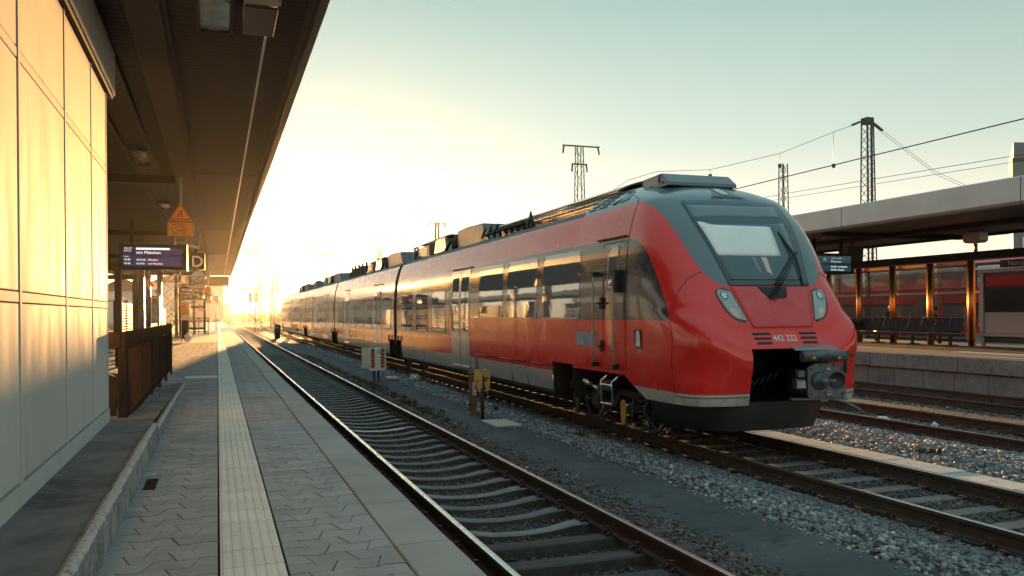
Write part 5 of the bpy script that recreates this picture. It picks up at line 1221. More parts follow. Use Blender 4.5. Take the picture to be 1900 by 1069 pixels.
warn((-.60, 72.0, 2.95), .5, 'orange warning triangle on a post left of the number 12 sign, past the canopy', None, False)
warn((-.02, 76.0, 2.98), .5, 'orange warning triangle on a post below the number 12 sign, past the canopy', None, False)
es = thing('section_sign', 'dark hanging section sign with a white letter E under an orange panel', 'sign', (-.5, 58.1, 3.2))
MB().box(-.80, -.34, 58.05, 58.15, 2.96, 3.30).build('sign_box', M['navy'], es, .008); ytext('E', .36, -.62, 58.04, 3.0, M['sign_letter'], es)
ns = thing('track_number_sign', 'small blue track number sign reading 12 past the canopy end', 'sign', (-.12, 75, 3.4))
MB().box(-.36, .10, 75, 75.08, 3.24, 3.62).build('sign_face', mat('blue_sign', (.05, .12, .3), .4), ns, .006); ytext('12', .3, -.28, 74.99, 3.32, M['sign_letter'], ns)
MB().cyl((-.13, 75.1, PZ), (-.13, 75.1, 3.6), .03, 8).build('post', M['galv'], ns)

# ------------------------------------------------------------------ posts and platform furniture behind the board
for k, (x, y, zt, lab) in enumerate(((-2.23, 22.0, 3.12, 'brown inverted L post nearest the panelled wall'), (-2.19, 26.0, 3.02, 'brown inverted L post under the left part of the departure board'))):
    t = thing('steel_post', lab, 'post', (x, y, PZ), 0, 'inverted L posts by the stairwell')
    MB().box(x - .075, x + .075, y - .075, y + .075, PZ, zt).build('upright', M['rail_brown'], t, .008)
    MB().box(x - .9, x + .075, y - .06, y + .06, zt + .002, zt + .13).build('arm', M['rail_brown'], t, .008)
for k, (x, y, lab) in enumerate(((-2.28, 28.8, 'dark canopy column right of the inverted L posts'), (-2.62, 36.2, 'dark canopy column carrying a small warning triangle'), (-2.4, 40.1, 'dark slim canopy column behind the map board'), (-2.2, 51.4, 'dark slim canopy column right of the lattice column'))):
    t = thing('canopy_column', lab, 'column', (x, y, PZ), 0, 'columns under the near canopy')
    w_ = (.12, .14, .10, .09)[k]
    MB().box(x - w_, x + w_, y - .02, y + .02, PZ, 4.4).box(x - w_, x - w_ + .03, y - .1, y + .1, PZ, 4.4).box(x + w_ - .03, x + w_, y - .1, y + .1, PZ, 4.4).build('shaft', M['dark_steel'], t)
    MB().box(x - w_ - .08, x + w_ + .08, y - .18, y + .18, PZ, PZ + .03).build('base_plate', M['dark_steel'], t)
lc = thing('lattice_column', 'brown lattice column with crossed bracing near the far end of the canopy', 'column', (-2.42, 51, PZ))
for x in (-2.92, -1.98):
    MB().box(x - .055, x + .055, 50.9, 51.05, PZ, 4.6).build('upright', M['rail_brown'], lc, .006)
for k in range(5):
    a, b_ = 1.0 + k * .72, 1.0 + (k + 1) * .72
    MB().bar((-2.86, 50.94, a), (-2.04, 50.94, b_), .06, .03).build('brace', M['rail_brown'], lc); MB().bar((-2.86, 50.99, b_), (-2.04, 50.99, a), .06, .03).build('brace', M['rail_brown'], lc)
mp = thing('map_board', 'tall grey blue map board with a red emblem behind the railing', 'board', (-2.48, 38, PZ))
MB().box(-2.72, -2.26, 38.0, 38.12, 1.68, 2.82).build('case', M['dark_steel'], mp, .01)
MB().box(-2.66, -2.29, 37.985, 37.997, 1.73, 2.78).build('map_sheet', mat('map_sheet', (.16, .20, .26), .4, noise=[(5, .47, .53, (.28, .32, .36)), (9, .5, .62, (.12, .15, .2))]), mp)
MB().lathe([(0, -.001), (.085, -.001)], (-2.48, 37.98, 2.64), (0, 1, 0), 16).build('emblem', mat('emblem_red', (.45, .05, .04), .4), mp)
for x in (-2.68, -2.30): MB().box(x - .02, x + .02, 38.02, 38.08, PZ, 1.68).build('leg', M['dark_steel'], mp)
on = thing('notice_board', 'plain orange notice board on two thin posts', 'board', (-1.4, 42, PZ))
MB().box(-1.62, -1.20, 42.0, 42.03, 2.02, 2.56).build('face', M['orange'], on, .006)
ytext('5', .2, -1.52, 41.995, 2.33, M['brown'], on)
for x in (-1.58, -1.24): MB().cyl((x, 42.05, PZ), (x, 42.05, 2.5), .018, 8).build('post', M['galv'], on)
bn = thing('litter_bin', 'dark upright litter bin below the orange notice board', 'litter bin', (-1.45, 43, PZ))
MB().prism(rrect(-1.62, -1.30, 42.9, 43.2, .05), 'z', PZ + .12, 1.75).build('body', M['rail_brown'], bn); MB().prism(rrect(-1.65, -1.27, 42.88, 43.22, .05), 'z', 1.78, 1.86).build('lid', M['galv'], bn); MB().box(-1.5, -1.42, 43.0, 43.1, PZ, PZ + .12).build('foot', M['dark_steel'], bn)
def blob(name, c, r, m, seedv, k=.35):
    bm = bmesh.new(); bmesh.ops.create_icosphere(bm, subdivisions=3, radius=1)
    rr = random.Random(seedv); ph = [rr.uniform(0, 6) for _ in range(6)]
    for v in bm.verts:
        n = 1 + k * (math.sin(3 * v.co.x + ph[0]) * math.sin(4 * v.co.y + ph[1]) + .6 * math.sin(7 * v.co.z + ph[2]) * math.sin(6 * v.co.x + ph[3]))
        v.co = Vector((c[0] + v.co.x * r[0] * n, c[1] + v.co.y * r[1] * n, max(c[2] - r[2], c[2] + v.co.z * r[2] * n)))
    me = bpy.data.meshes.new(name); bm.to_mesh(me); bm.free(); me.materials.append(m)
    return add(name, me)
tag(blob('plastic_bag', (-1.28, 41.6, PZ + .19), (.13, .13, .19), M['white'], 3), 'white plastic bag standing on the platform below the orange board', 'bag')
# glazed lift hut with a low fence
hut = thing('lift_hut', 'glazed lift hut with brown frame at the far end of the canopy', 'hut', (-1.6, 60, PZ))
for x in (-2.3, -1.45, -.80):
    for y in (58.6, 61.4): MB().box(x - .06, x + .06, y - .06, y + .06, PZ, 3.9).build('post', M['rail_brown'], hut, .006)
for z in (1.05, 2.45, 3.0, 3.75): MB().box(-2.24, -.86, 58.55, 58.65, z, z + .16).build('beam', M['rail_brown'], hut, .006)
for z in (1.05, 2.45, 3.75): MB().box(-.85, -.75, 58.67, 61.33, z, z + .16).build('beam', M['rail_brown'], hut, .006)
M['clear'] = mat('hut_glass', (.35, .33, .28), .08, 0, .8, alpha=.45)
for z0, z1 in ((1.21, 2.45), (2.61, 3.0), (3.16, 3.75)):
    for a, b_ in ((-2.24, -1.51), (-1.39, -.86)): MB().box(a, b_, 58.59, 58.61, z0, z1).build('glass_pane', M['clear'], hut)
MB().box(-2.4, -.7, 58.4, 61.6, 3.92, 4.05).build('roof', M['dark_steel'], hut)
ex = thing('exit_sign', 'dark hanging exit sign with two rows of pale lettering before the lift hut', 'sign', (-1.4, 54, 3.3))
MB().box(-2.0, -.75, 54, 54.1, 2.98, 3.46).build('sign_face', M['navy'], ex, .006); ytext('Ausgang', .16, -1.95, 53.99, 3.28, M['sign_letter'], ex); ytext('Gleis 1-8', .14, -1.95, 53.99, 3.06, M['sign_letter'], ex)
MB().box(-1.4, -1.35, 54.03, 54.07, 3.46, 4.6).build('hanger', M['beam'], ex)
lf = thing('barrier', 'low brown barrier rails in front of the lift hut', 'barrier', (-1.0, 56, PZ))
for x in (-1.75, -1.1, -.55): MB().box(x - .03, x + .03, 55.97, 56.03, PZ, 1.85).build('post', M['rail_brown'], lf)
for z in (.95, 1.6, 1.80): MB().box(-1.8, -.5, 55.98, 56.02, z, z + .05).build('rail', M['rail_brown'], lf)
# pale louvred screens along the back of the platform
lv = thing('louvre_fence', 'pale fence of horizontal slats along the back of the near platform', 'fence', (-4.6, 64, PZ))
M['slat'] = mat('pale_slat', (.50, .47, .42), .55)
for j in range(8):
    y0, y1 = 44.0 + j * 5.2, 44.0 + (j + 1) * 5.2
    MB().box(-4.68, -4.56, y0 - .06, y0 + .06, PZ, 2.75).build('post', M['rail_brown'], lv)
    for k in range(13): MB().prism([(-4.66, PZ + .15 + k * .14), (-4.60, PZ + .15 + k * .14), (-4.58, PZ + .22 + k * .14), (-4.64, PZ + .22 + k * .14)], 'y', y0 + .065, y1 - .065).build('slat', M['slat'], lv, fix=False)
# houses behind the louvres
def house(loc, sx, sy, hh, wall_m, roof_m, label, storeys, nwin, gable=True, group=None):
    x, y, z = loc; t = thing('house', label, 'building', loc, 0, group)
    MB().box(x - sx / 2, x + sx / 2, y, y + sy, z, z + hh).build('wall', wall_m, t)
    if gable: MB().prism([(x - sx / 2 - .3, z + hh), (x + sx / 2 + .3, z + hh), (x, z + hh + sx * .24)], 'y', y - .3, y + sy + .3).build('roof', roof_m, t)
    else: MB().box(x - sx / 2 - .15, x + sx / 2 + .15, y - .15, y + sy + .15, z + hh, z + hh + .35).build('roof', roof_m, t)
    for s_ in range(storeys):
        for k in range(nwin):
            wx = x - sx / 2 + sx * (k + .5) / nwin; wz = z + hh * (s_ + .35) / storeys; ww, wh = sx / nwin * .27, hh / storeys * .24
            f = MB().box(wx - ww - .06, wx + ww + .06, y - .05, y + .02, wz - wh - .06, wz + wh + .06).build('window', M['white'], t)
            MB().box(wx - ww, wx + ww, y - .06, y - .049, wz - wh, wz + wh).build('pane', M['pane'], f)
            # the side facing the tracks
        for k in range(max(2, int(sy / 3))):
            wy = y + sy * (k + .5) / max(2, int(sy / 3)); wz = z + hh * (s_ + .35) / storeys; wh = hh / storeys * .24
            f = MB().box(x + sx / 2 - .02, x + sx / 2 + .05, wy - .56, wy + .56, wz - wh - .06, wz + wh + .06).build('window', M['white'], t)
            MB().box(x + sx / 2 + .049, x + sx / 2 + .06, wy - .5, wy + .5, wz - wh, wz + wh).build('pane', M['pane'], f)
    return t
tile_m = mat('roof_tiles_brown', (.16, .08, .055), .8); grey_m = mat('roof_grey', (.12, .12, .125), .7)
house((-14.5, 150, -.4), 9, 12, 6.5, M['cream'], tile_m, 'cream house with brown gable behind the slat fence', 2, 3)
house((-30, 185, -.4), 10, 12, 8.5, M['white'], grey_m, 'tall white house with grey gable behind the slat fence', 3, 3)
house((-24, 150, -.4), 8, 14, 6.0, M['white'], grey_m, 'white flat roofed block behind the slat fence', 2, 3, False)
house((-5.2, 168, -.4), 12.5, 12, 8.6, M['cream'], tile_m, 'pale house with brown gable beyond the far end of the near platform', 3, 5)
# distant relay huts and signals
for k, x in enumerate((4.4, 6.6)):
    t = thing('relay_hut', ('left one of two pale relay huts beyond the end of the empty track', 'right one of two pale relay huts beyond the end of the empty track')[k], 'hut', (x, 232, -.4), 0, 'relay huts in the distance')
    MB().box(x - .95, x + .95, 232, 233.6, -.4, 2.25).build('wall', M['cream'], t); MB().box(x - 1.05, x + 1.05, 231.9, 233.7, 2.25, 2.42).build('roof', M['galv'], t); MB().box(x - .4, x + .4, 231.95, 232.0, -.2, 1.75).build('door', M['galv'], t)
for k, (x, y) in enumerate(((6.4, 178), (7.2, 172))):
    t = thing('railway_signal', ('left one of two dark railway signals beside the empty track', 'right one of two dark railway signals beside the empty track')[k], 'signal', (x, y, -.3), 0, 'railway signals by the empty track')
    MB().cyl((x, y, -.3), (x, y, 5.2), .09, 8).build('post', M['dark_steel'], t); MB().box(x - .38, x + .38, y - .1, y + .15, 4.6, 6.6).build('signal_head', M['black'], t, .05)
    for z in (5.1, 5.7, 6.2): MB().cyl((x, y - .25, z), (x, y - .1, z), .12, 10).build('lamp_hood', M['black'], t)
    MB().box(x - .3, x + .3, y - .05, y + .1, .6, 1.6).build('control_box', M['galv'], t)

# ------------------------------------------------------------------ things between the tracks
cb = thing('trackside_cabinet', 'white trackside cabinet with orange and black striped edges on short legs', 'cabinet', (4.78, 26.2, -.15))
x0, x1, yc, z0, z1 = 4.46, 4.97, 26.0, .20, .88
MB().box(x0, x1, yc, yc + .05, z0, z1).build('door_plate', M['white'], cb, .008)
MB().box(x0 - .02, x1 + .02, yc + .052, yc + .55, z0 + .05, z1 + .02).build('cabinet_body', M['cream'], cb, .01)
MB().plate([(x0 - .22, yc + .1, z0 + .1), (x0 - .02, yc + .02, z0 + .1), (x0 - .02, yc + .02, z1 + .03), (x0 - .22, yc + .1, z1 + .05)], (0, 1, 0), .02).build('open_door', M['cream'], cb)
for xa in (x0 + .04, x1 - .16):
    MB().box(xa, xa + .12, yc - .004, yc - .001, z0 + .09, z1 - .02).build('stripe_panel', M['orange'], cb)
    for k in range(7):
        zb = z0 + .10 + k * .092
        MB().prism([(xa, zb), (xa + .12, zb + .05), (xa + .12, min(zb + .096, z1 - .02)), (xa, zb + .046)], 'y', yc - .007, yc - .0045).build('stripe', M['black'], cb)
ytext('0 7376', .085, x0 + .20, yc - .002, z1 - .14, M['black'], cb, narrow=.8)
MB().box(x0 + .27, x0 + .33, yc - .02, yc - .001, z1 - .05, z1).build('handle', M['galv'], cb)
for x in (x0 + .18, x1 - .2): MB().box(x - .03, x + .03, yc + .2, yc + .26, -.15, z0 + .06).build('leg', M['dark_steel'], cb)
tag(MB().box(5.1, 5.45, 26.4, 26.75, -.13, -.03).build('concrete_block', M['cream'], None, .03), 'small pale concrete block right of the striped cabinet', 'block')
br = thing('kilometre_post', 'rusty square post with a small white number plate reading 3', 'post', (5.05, 16.85, -.15))
M['rust'] = mat('rusty_steel', (.23, .115, .06), .6, .3, noise=[(9, .4, .7, (.15, .07, .035)), (30, .5, .75, (.30, .17, .09))])
MB().box(4.985, 5.12, 16.80, 16.92, -.16, .71).build('shaft', M['rust'], br, .006)
MB().box(4.97, 5.135, 16.785, 16.935, .712, .73).build('cap', M['rust'], br, .004)
MB().box(5.035, 5.118, 16.785, 16.797, .25, .52).build('number_plate', M['white'], br, .003)
ytext('3', .14, 5.055, 16.783, .38, M['black'], br); MB().box(5.05, 5.10, 16.781, 16.784, .295, .32).build('plate_stripe', M['orange'], br)
MB().plate([(4.90, 16.78, -.155), (4.99, 16.79, -.155), (4.99, 16.79, -.06)], (0, 1, 0), .01).build('foot_gusset', M['galv'], br)
MB().plate([(5.20, 16.78, -.155), (5.12, 16.79, -.155), (5.12, 16.79, -.08)], (0, 1, 0), .01).build('foot_gusset', M['rust'], br)
MB().box(4.97, 5.135, 16.79, 16.93, .04, .07).build('band', M['dark_steel'], br)
hk = thing('hook_stand', 'dark post with two hanging ochre yellow shackles at its top', 'stand', (5.0, 16.0, -.15))
MB().cyl((5.0, 16.0, -.16), (5.0, 16.0, .72), .036, 12).build('post', M['dark_steel'], hk)
M['ochre2'] = mat('ochre_shackle', (.62, .36, .09), .55, noise=[(10, .45, .7, (.50, .25, .05))])
for s, dy in ((-1, -.06), (1, .05)):
    x = 5.0 + s * .10
    MB().prism([(x - .07, .58), (x - .085, .70), (x - .06, .83), (x - .01, .86), (x + .06, .83), (x + .08, .72), (x + .075, .50), (x + .04, .46), (x + .02, .52), (x + .0, .62), (x - .03, .64)], 'y', 16.0 + dy - .035, 16.0 + dy + .035).build('shackle', M['ochre2'], hk, .012)
    MB().prism([(x - .06, .60), (x + .03, .60), (x + .05, .45), (x + .04, .40), (x + .005, .40), (x - .005, .44)], 'y', 16.0 + dy - .028, 16.0 + dy + .028).build('strap', M['ochre2'], hk, .008)
    MB().box(x + .01, x + .04, 16.0 + dy - .01, 16.0 + dy + .01, .33, .41).build('strap_end', M['rust'], hk)
MB().cyl((4.86, 15.99, .67), (5.14, 16.02, .67), .022, 10).cyl((5.03, 15.95, .42), (5.09, 15.95, .42), .028, 10).build('pin', M['galv'], hk)
tag(MB().box(4.86, 5.36, 14.72, 15.60, -.155, -.112).build('cover_plate', M['cream'], None, .008), 'flat pale concrete cover plate lying on the dark path', 'cover plate')
tag(blob('white_stone', (12.0, 12.75, -.13), (.19, .07, .055), mat('white_stone', (.65, .65, .62), .7), 5, .3), 'large white stone lying between the rails beyond the pale duct covers', 'stone')
tag(blob('white_stone', (12.42, 11.9, -.15), (.06, .05, .045), bpy.data.materials['white_stone'], 6, .3), 'smaller pale round stone near the large white stone', 'stone')
tag(blob('litter_rag', (6.05, 26.6, -.10), (.16, .12, .10), M['white'], 8, .5), 'crumpled white rag on the stones beside the train', 'rag')
for k, (x, y) in enumerate(((5.15, 79.0), (5.3, 60.0))):
    t = thing('ground_post', ('dark squat signal box on the ground far along the path', 'thin dark marker stake beside the path in the distance')[k], 'post', (x, y, -.2))
    if k == 0: MB().box(x - .25, x + .25, y - .2, y + .2, -.2, 1.15).build('box', M['dark_steel'], t, .04); MB().cyl((x, y - .25, .8), (x, y - .2, .8), .1, 10).build('lamp', M['galv'], t)
    else: MB().cyl((x, y, -.2), (x, y, 1.0), .025, 6).build('stake', M['dark_steel'], t); MB().box(x - .12, x + .12, y - .02, y + .02, .9, 1.0).build('plate', M['dark_steel'], t)

# weeds along the ballast shoulder
def weeds(name, spots, m, hmin, hmax, nblade, lab=None):
    mb = MB()
    for x, y, z, s_ in spots:
        for k in range(nblade):
            a = random.uniform(0, 6.28); l = random.uniform(hmin, hmax) * s_; tl = random.uniform(.2, .9); wd = random.uniform(.006, .016) * s_ * 1.3
            bx0, by0 = x + random.gauss(0, .05 * s_), y + random.gauss(0, .06 * s_)
            d = Vector((math.cos(a), math.sin(a), 0)); p = Vector((-d.y, d.x, 0)) * wd; b0 = Vector((bx0, by0, z)); m_ = b0 + d * l * tl * .4 + Vector((0, 0, l * .7)); e = b0 + d * l * tl + Vector((0, 0, l * (1 - .35 * tl)))
            i = len(mb.v); mb.v += [tuple(b0 - p * .6), tuple(b0 + p * .6), tuple(m_ + p), tuple(m_ - p), tuple(e)]
            mb.face((i, i + 1, i + 2, i + 3)); mb.face((i + 3, i + 2, i + 4))
    o = mb.build(name, m, fix=False); o['kind'] = 'stuff'; return o
sp1 = [(4.36 + random.gauss(0, .10), y + random.gauss(0, .25), -.19, random.uniform(.5, 1.0)) for y in np.concatenate([np.linspace(15, 46, 110), np.linspace(17, 26, 60)])]
weeds('dry_weeds', sp1, M['leaf_dry'], .06, .17, 9)
weeds('green_weeds', [(4.3 + random.gauss(0, .12), random.uniform(16, 44), -.19, random.uniform(.4, .9)) for _ in range(130)], M['leaf'], .06, .16, 9)
weeds('green_weeds', [(x, y, z2_(x) + .01, .9) for x, y in ((4.40, 10.6), (4.42, 10.2), (4.41, 9.3), (4.4, 8.5), (4.42, 8.1), (9.7, 9.55), (9.85, 9.4), (5.9, 13.2), (5.75, 17.5), (12.0, 10.6))], M['leaf'], .05, .13, 22)
weeds('dry_weeds', [(random.uniform(13.7, 14.6), random.uniform(10.6, 13.6), -.14, .5) for _ in range(26)] + [(4.41, 8.8, -.17, .6), (9.62, 9.6, -.13, .6), (5.75, 9.2, -.16, .7)], M['leaf_dry'], .04, .09, 6)
# ------------------------------------------------------------------ far platform on the right
p2 = bpy.data.objects.new('far_platform', None); COL.objects.link(p2); p2.location = (22, 20, .7); p2['kind'] = 'structure'
MB().box(17.80, 27.4, -6, 110, -.45, PZ - .01).build('core', M['concrete'], p2)
M['wall_block'] = mat('weathered_concrete', (.25, .225, .205), .85, noise=[(1.6, .4, .7, (.15, .14, .135)), (14, .5, .75, (.32, .29, .265)), (5, .55, .75, (.11, .10, .10))], bump=(30, .5, .012), rand=.16)
low = MB().box(17.735, 17.83, .008, .992, -.42, .352).mesh('wall_slab', M['wall_block'], .008)
top = MB().box(17.66, 17.95, .008, .992, .372, PZ).mesh('coping_block', M['wall_block'], .012)
for k in range(44):
    add('wall_slab', low, p2, (0, -2.63 + k * 1.0, random.uniform(-.006, .006))); add('coping_block', top, p2, (random.uniform(-.006, .006), -2.8 + k * 1.0, 0))
MB().box(17.74, 17.85, 41.5, 110, -.42, PZ).build('far_wall', M['wall_block'], p2)
MB().box(17.955, 23.0, -6, 110, PZ - .012, PZ + .001).build('paving', mat('far_paving', (.15, .15, .148), .75, noise=[(2, .4, .7, (.11, .11, .11)), (20, .5, .75, (.2, .2, .195))], bump=(60, .3, .004)), p2)
MB().box(18.22, 18.34, -6, 110, PZ + .002, PZ + .006).build('white_line', M['white'], p2)
MB().box(23.0, 27.4, -6, 110, PZ - .012, PZ + .001).build('paving', mat('far_paving_back', (.19, .19, .185), .75, noise=[(2, .4, .7, (.14, .14, .14))]), p2)
st = MB().box(0, .3, .004, .30, -.02, .006)
for k in range(5): st.box(.02 + k * .06, .05 + k * .06, .004, .30, .006, .012)
sm_ = st.mesh('tactile_tile', M['tactile'])
for k in range(16):
    for j in range(2): add('tactile_tile', sm_, p2, (19.4 + j * .304, 13.2 + k * .304, PZ + .002))
# far canopy
c2 = thing('platform_canopy', 'canopy over the right hand platform with pale metal fascia', 'canopy', (21, 25, 4.7))
FX = 17.9
for k in range(14):
    y = -3.4 + k * 6.0; MB().prism([(FX, 4.52), (FX + .05, 4.46), (FX + .35, 4.46), (FX + .35, 5.13), (FX + .12, 5.13), (FX + .02, 5.09)], 'y', y + .012, y + 5.988).build('fascia_panel', M['fascia_light'], c2, .004)
MB().box(FX + .36, 24.4, -3.4, 80, 4.62, 4.98).build('roof_deck', M['beam'], c2)
MB().box(FX + .36, 24.3, -3.4, 80, 4.50, 4.615).build('soffit', mat('soffit_dark_panels', (.10, .10, .105), .45, .3, noise=[(1, .4, .7, (.075, .075, .08))]), c2)
MB().box(24.31, 24.5, -3.4, 80, 4.42, 5.05).build('rear_fascia', M['beam'], c2)
for y in (4, 13, 22, 31, 40, 49): MB().box(FX + .5, 24.2, y - .1, y + .1, 4.36, 4.495).build('soffit_beam', M['beam'], c2)
MB().box(20.9, 21.3, -3.4, 80, 4.38, 4.494).build('soffit_beam', M['beam'], c2)
for k, y in enumerate((31.0, 40.0, 49.0, 12.8)):
    t = thing('canopy_column', ('dark column of the far canopy just left of the bronze posts', 'dark column of the far canopy, hidden mostly by the train nose', 'dark column of the far canopy, farthest away', 'dark column of the far canopy past the poster case')[k], 'column', (23.9, y, PZ), 0, 'columns under the far canopy')
    MB().box(23.75, 24.05, y - .15, y + .15, PZ, 4.5).build('shaft', M['dark_steel'], t, .02); MB().box(23.6, 24.2, y - .3, y + .3, 4.2, 4.49).build('capital', M['dark_steel'], t, .02)
# wind screen: bronze posts, glass, top beam
ws_ = thing('wind_shelter', 'glass wind screen with shining bronze posts on the far platform', 'shelter', (23.4, 23, PZ))
PY = (20.78, 22.44, 24.14, 25.84, 27.54, 29.24)
for y in PY:
    po = MB()
    for dx, dy, w_ in ((-.02, -.075, .045), (-.05, 0, .05), (-.02, .075, .045)): po.cyl((23.27 + dx, y + dy, PZ), (23.27 + dx, y + dy, 3.56), w_, 16)
    po.box(23.29, 23.345, y - .10, y + .10, PZ, 3.56); po.build('post', M['bronze'], ws_)
M['screen_glass'] = mat('shelter_glass', (.10, .11, .115), .04, 0, 1.0, alpha=.38)
for a, b_ in zip(PY[:-1], PY[1:]):
    MB().box(23.44, 23.455, a + .12, b_ - .12, .98, 3.44).build('glass_pane', M['screen_glass'], ws_)
    MB().box(23.42, 23.47, a + .115, b_ - .115, 3.45, 3.55).build('top_rail', M['bronze'], ws_)
    MB().box(23.42, 23.48, a + .115, b_ - .115, .88, .97).build('bottom_rail', M['dark_steel'], ws_)
MB().box(23.25, 23.6, 14.5, 36, 3.60, 3.84).build('top_beam', M['beam'], ws_, .01)
cab_ = thing('poster_case', 'large glazed poster case with grey frame right of the bronze posts', 'poster case', (23.4, 18.8, PZ))
y0, y1, z0, z1 = 16.6, 20.5, 1.08, 3.22
fr_ = MB().box(23.28, 23.42, y0, y1, z1 - .10, z1).box(23.28, 23.42, y0, y1, z0, z0 + .12).box(23.28, 23.42, y1 - .14, y1, z0 + .121, z1 - .101).box(23.28, 23.42, y0, y0 + .14, z0 + .121, z1 - .101)
fr_.build('frame', M['fascia_light'], cab_, .02)
MB().box(23.36, 23.40, y0 + .14, y1 - .14, z0 + .12, z0 + .78).build('poster_sheet', mat('pale_poster', (.42, .47, .48), .3, coat=.6), cab_)
MB().box(23.36, 23.40, y0 + .14, y1 - .14, z0 + .781, z1 - .10).build('poster_glass', mat('poster_glass', (.02, .035, .05), .05, 0, .8), cab_)
MB().box(23.42, 23.6, y0, y1, z0 - .2, z1).build('back', M['dark_steel'], cab_)
for y in (y0 + .1, y1 - .05): MB().box(23.38, 23.46, y - .05, y + .05, PZ, z1).build('leg', M['fascia_light'], cab_)
MB().box(23.5, 23.7, 15.0, 19.9, 3.28, 3.52).build('name_board', M['navy'], cab_)
add('lettering', text_mesh('Nürnberg Hbf', .22, M['fascia_light'], .002), cab_, (23.49, 19.6, 3.33), (R(90), 0, R(-90)))
lb = thing('lamp_box', 'grey box on a short pole above the right hand bronze post', 'lamp', (23.3, 20.6, 4.1))
MB().cyl((23.3, 20.62, 3.84), (23.3, 20.62, 4.10), .06, 10).build('pole', M['galv'], lb); MB().prism([(20.30, 4.18), (20.42, 4.12), (20.86, 4.12), (20.95, 4.20), (20.95, 4.48), (20.30, 4.48)], 'x', 23.1, 23.5).build('housing', M['fascia_light'], lb, .02)
l2 = thing('loudspeaker', 'dark boxy loudspeaker under the far canopy beside the departure display', 'loudspeaker', (22.6, 26.5, 4.2))
MB().prism([(22.3, 3.75), (22.9, 3.75), (22.95, 4.35), (22.2, 4.35)], 'y', 25.2, 25.7).build('casing', M['black'], l2, .02); MB().box(22.55, 22.6, 25.4, 25.5, 4.35, 4.5).build('bracket', M['dark_steel'], l2)
# departure display on the right
b2_ = thing('departure_board', 'teal lit departure display partly hidden behind the train nose', 'departure board', (20.4, 24, 3.6))
MB().box(19.3, 21.42, 24.0, 24.3, 3.26, 3.98).build('casing', M['black'], b2_, .012)
MB().box(19.4, 21.25, 23.985, 23.998, 3.62, 3.88).build('screen', M['screen2'], b2_); MB().box(19.4, 21.25, 23.985, 23.998, 3.34, 3.58).build('screen', M['screen2'], b2_)
ytext('22', .12, 20.05, 23.98, 3.73, M['glyph_dim'], b2_); ytext('Ingolstadt - Augsburg', .055, 20.4, 23.98, 3.79, M['glyph_dim'], b2_); ytext('München', .12, 20.38, 23.98, 3.65, M['glyph_dim'], b2_)
ytext('RE 3421  von Bayreuth', .075, 20.38, 23.98, 3.48, M['glyph'], b2_); ytext('RE 4025  München', .075, 20.38, 23.98, 3.37, M['glyph'], b2_)
for x in (19.8, 20.95): MB().box(x - .05, x + .05, 24.1, 24.2, 3.98, 4.5).build('hanger', M['beam'], b2_)
# row of mesh seats
bn = thing('bench', 'row of dark perforated metal seats before the glass wind screen', 'bench', (22.95, 23.6, PZ))
M['seat'] = mat('seat_steel_blue', (.05, .075, .10), .42, .55, noise=[(40, .45, .6, (.035, .05, .07))])
sb = MB().plate([(23.02, .03, 1.235), (23.02, .55, 1.235), (23.20, .55, 1.69), (23.20, .03, 1.69)], (1, 0, -.38), .014).mesh('backrest', M['seat'], .004)
ss = MB().prism([(22.60, 1.20), (22.64, 1.215), (22.98, 1.20), (23.02, 1.235), (23.01, 1.215), (22.98, 1.185), (22.63, 1.20), (22.60, 1.185)], 'y', .03, .55).mesh('seat', M['seat'])
sf = MB().tube([(23.205, .02, 1.69), (23.205, .56, 1.69)], .013, 6).tube([(22.6, .02, 1.195), (22.6, .56, 1.195)], .013, 6).mesh('seat_edge', M['galv'])
for k in range(9):
    dx = -.12 * (k % 9 in (4,)) if False else 0
    for me_, nm in ((sb, 'backrest'), (ss, 'seat'), (sf, 'seat_edge')): add(nm, me_, bn, (dx, 20.95 + k * .585, 0))
MB().box(22.88, 22.96, 20.8, 26.4, 1.06, 1.14).build('bearer', M['black'], bn)
for y in (21.3, 22.9, 24.5, 26.1):
    MB().box(22.88, 22.96, y - .04, y + .04, PZ + .03, 1.06).build('leg', M['black'], bn); MB().box(22.6, 23.2, y - .05, y + .05, PZ, PZ + .03).build('foot', M['black'], bn)
bn2 = thing('bench', 'second bench of the row, mostly hidden by the train nose, with a sitting person', 'bench', (22.95, 28, PZ))
for k in range(4):
    for me_, nm in ((sb, 'backrest'), (ss, 'seat')): add(nm, me_, bn2, (0, 26.75 + k * .585, 0))
MB().box(22.88, 22.96, 26.7, 29.1, 1.06, 1.14).build('bearer', M['black'], bn2)
for y in (27.0, 28.8): MB().box(22.88, 22.96, y - .04, y + .04, PZ, 1.06).build('leg', M['black'], bn2)
bag = thing('backpack', 'dark backpack leaning on the leftmost seat of the bench', 'bag', (22.85, 25.6, 1.22))
blob_o = blob('body', (22.86, 25.75, 1.43), (.14, .22, .22), M['cloth_dark'], 11, .18); blob_o.parent = bag; blob_o.location = -Vector(bag.location)
MB().tube([(22.74, 25.6, 1.55), (22.66, 25.55, 1.42), (22.72, 25.6, 1.28)], .015, 6).build('strap', M['cloth_dark'], bag)

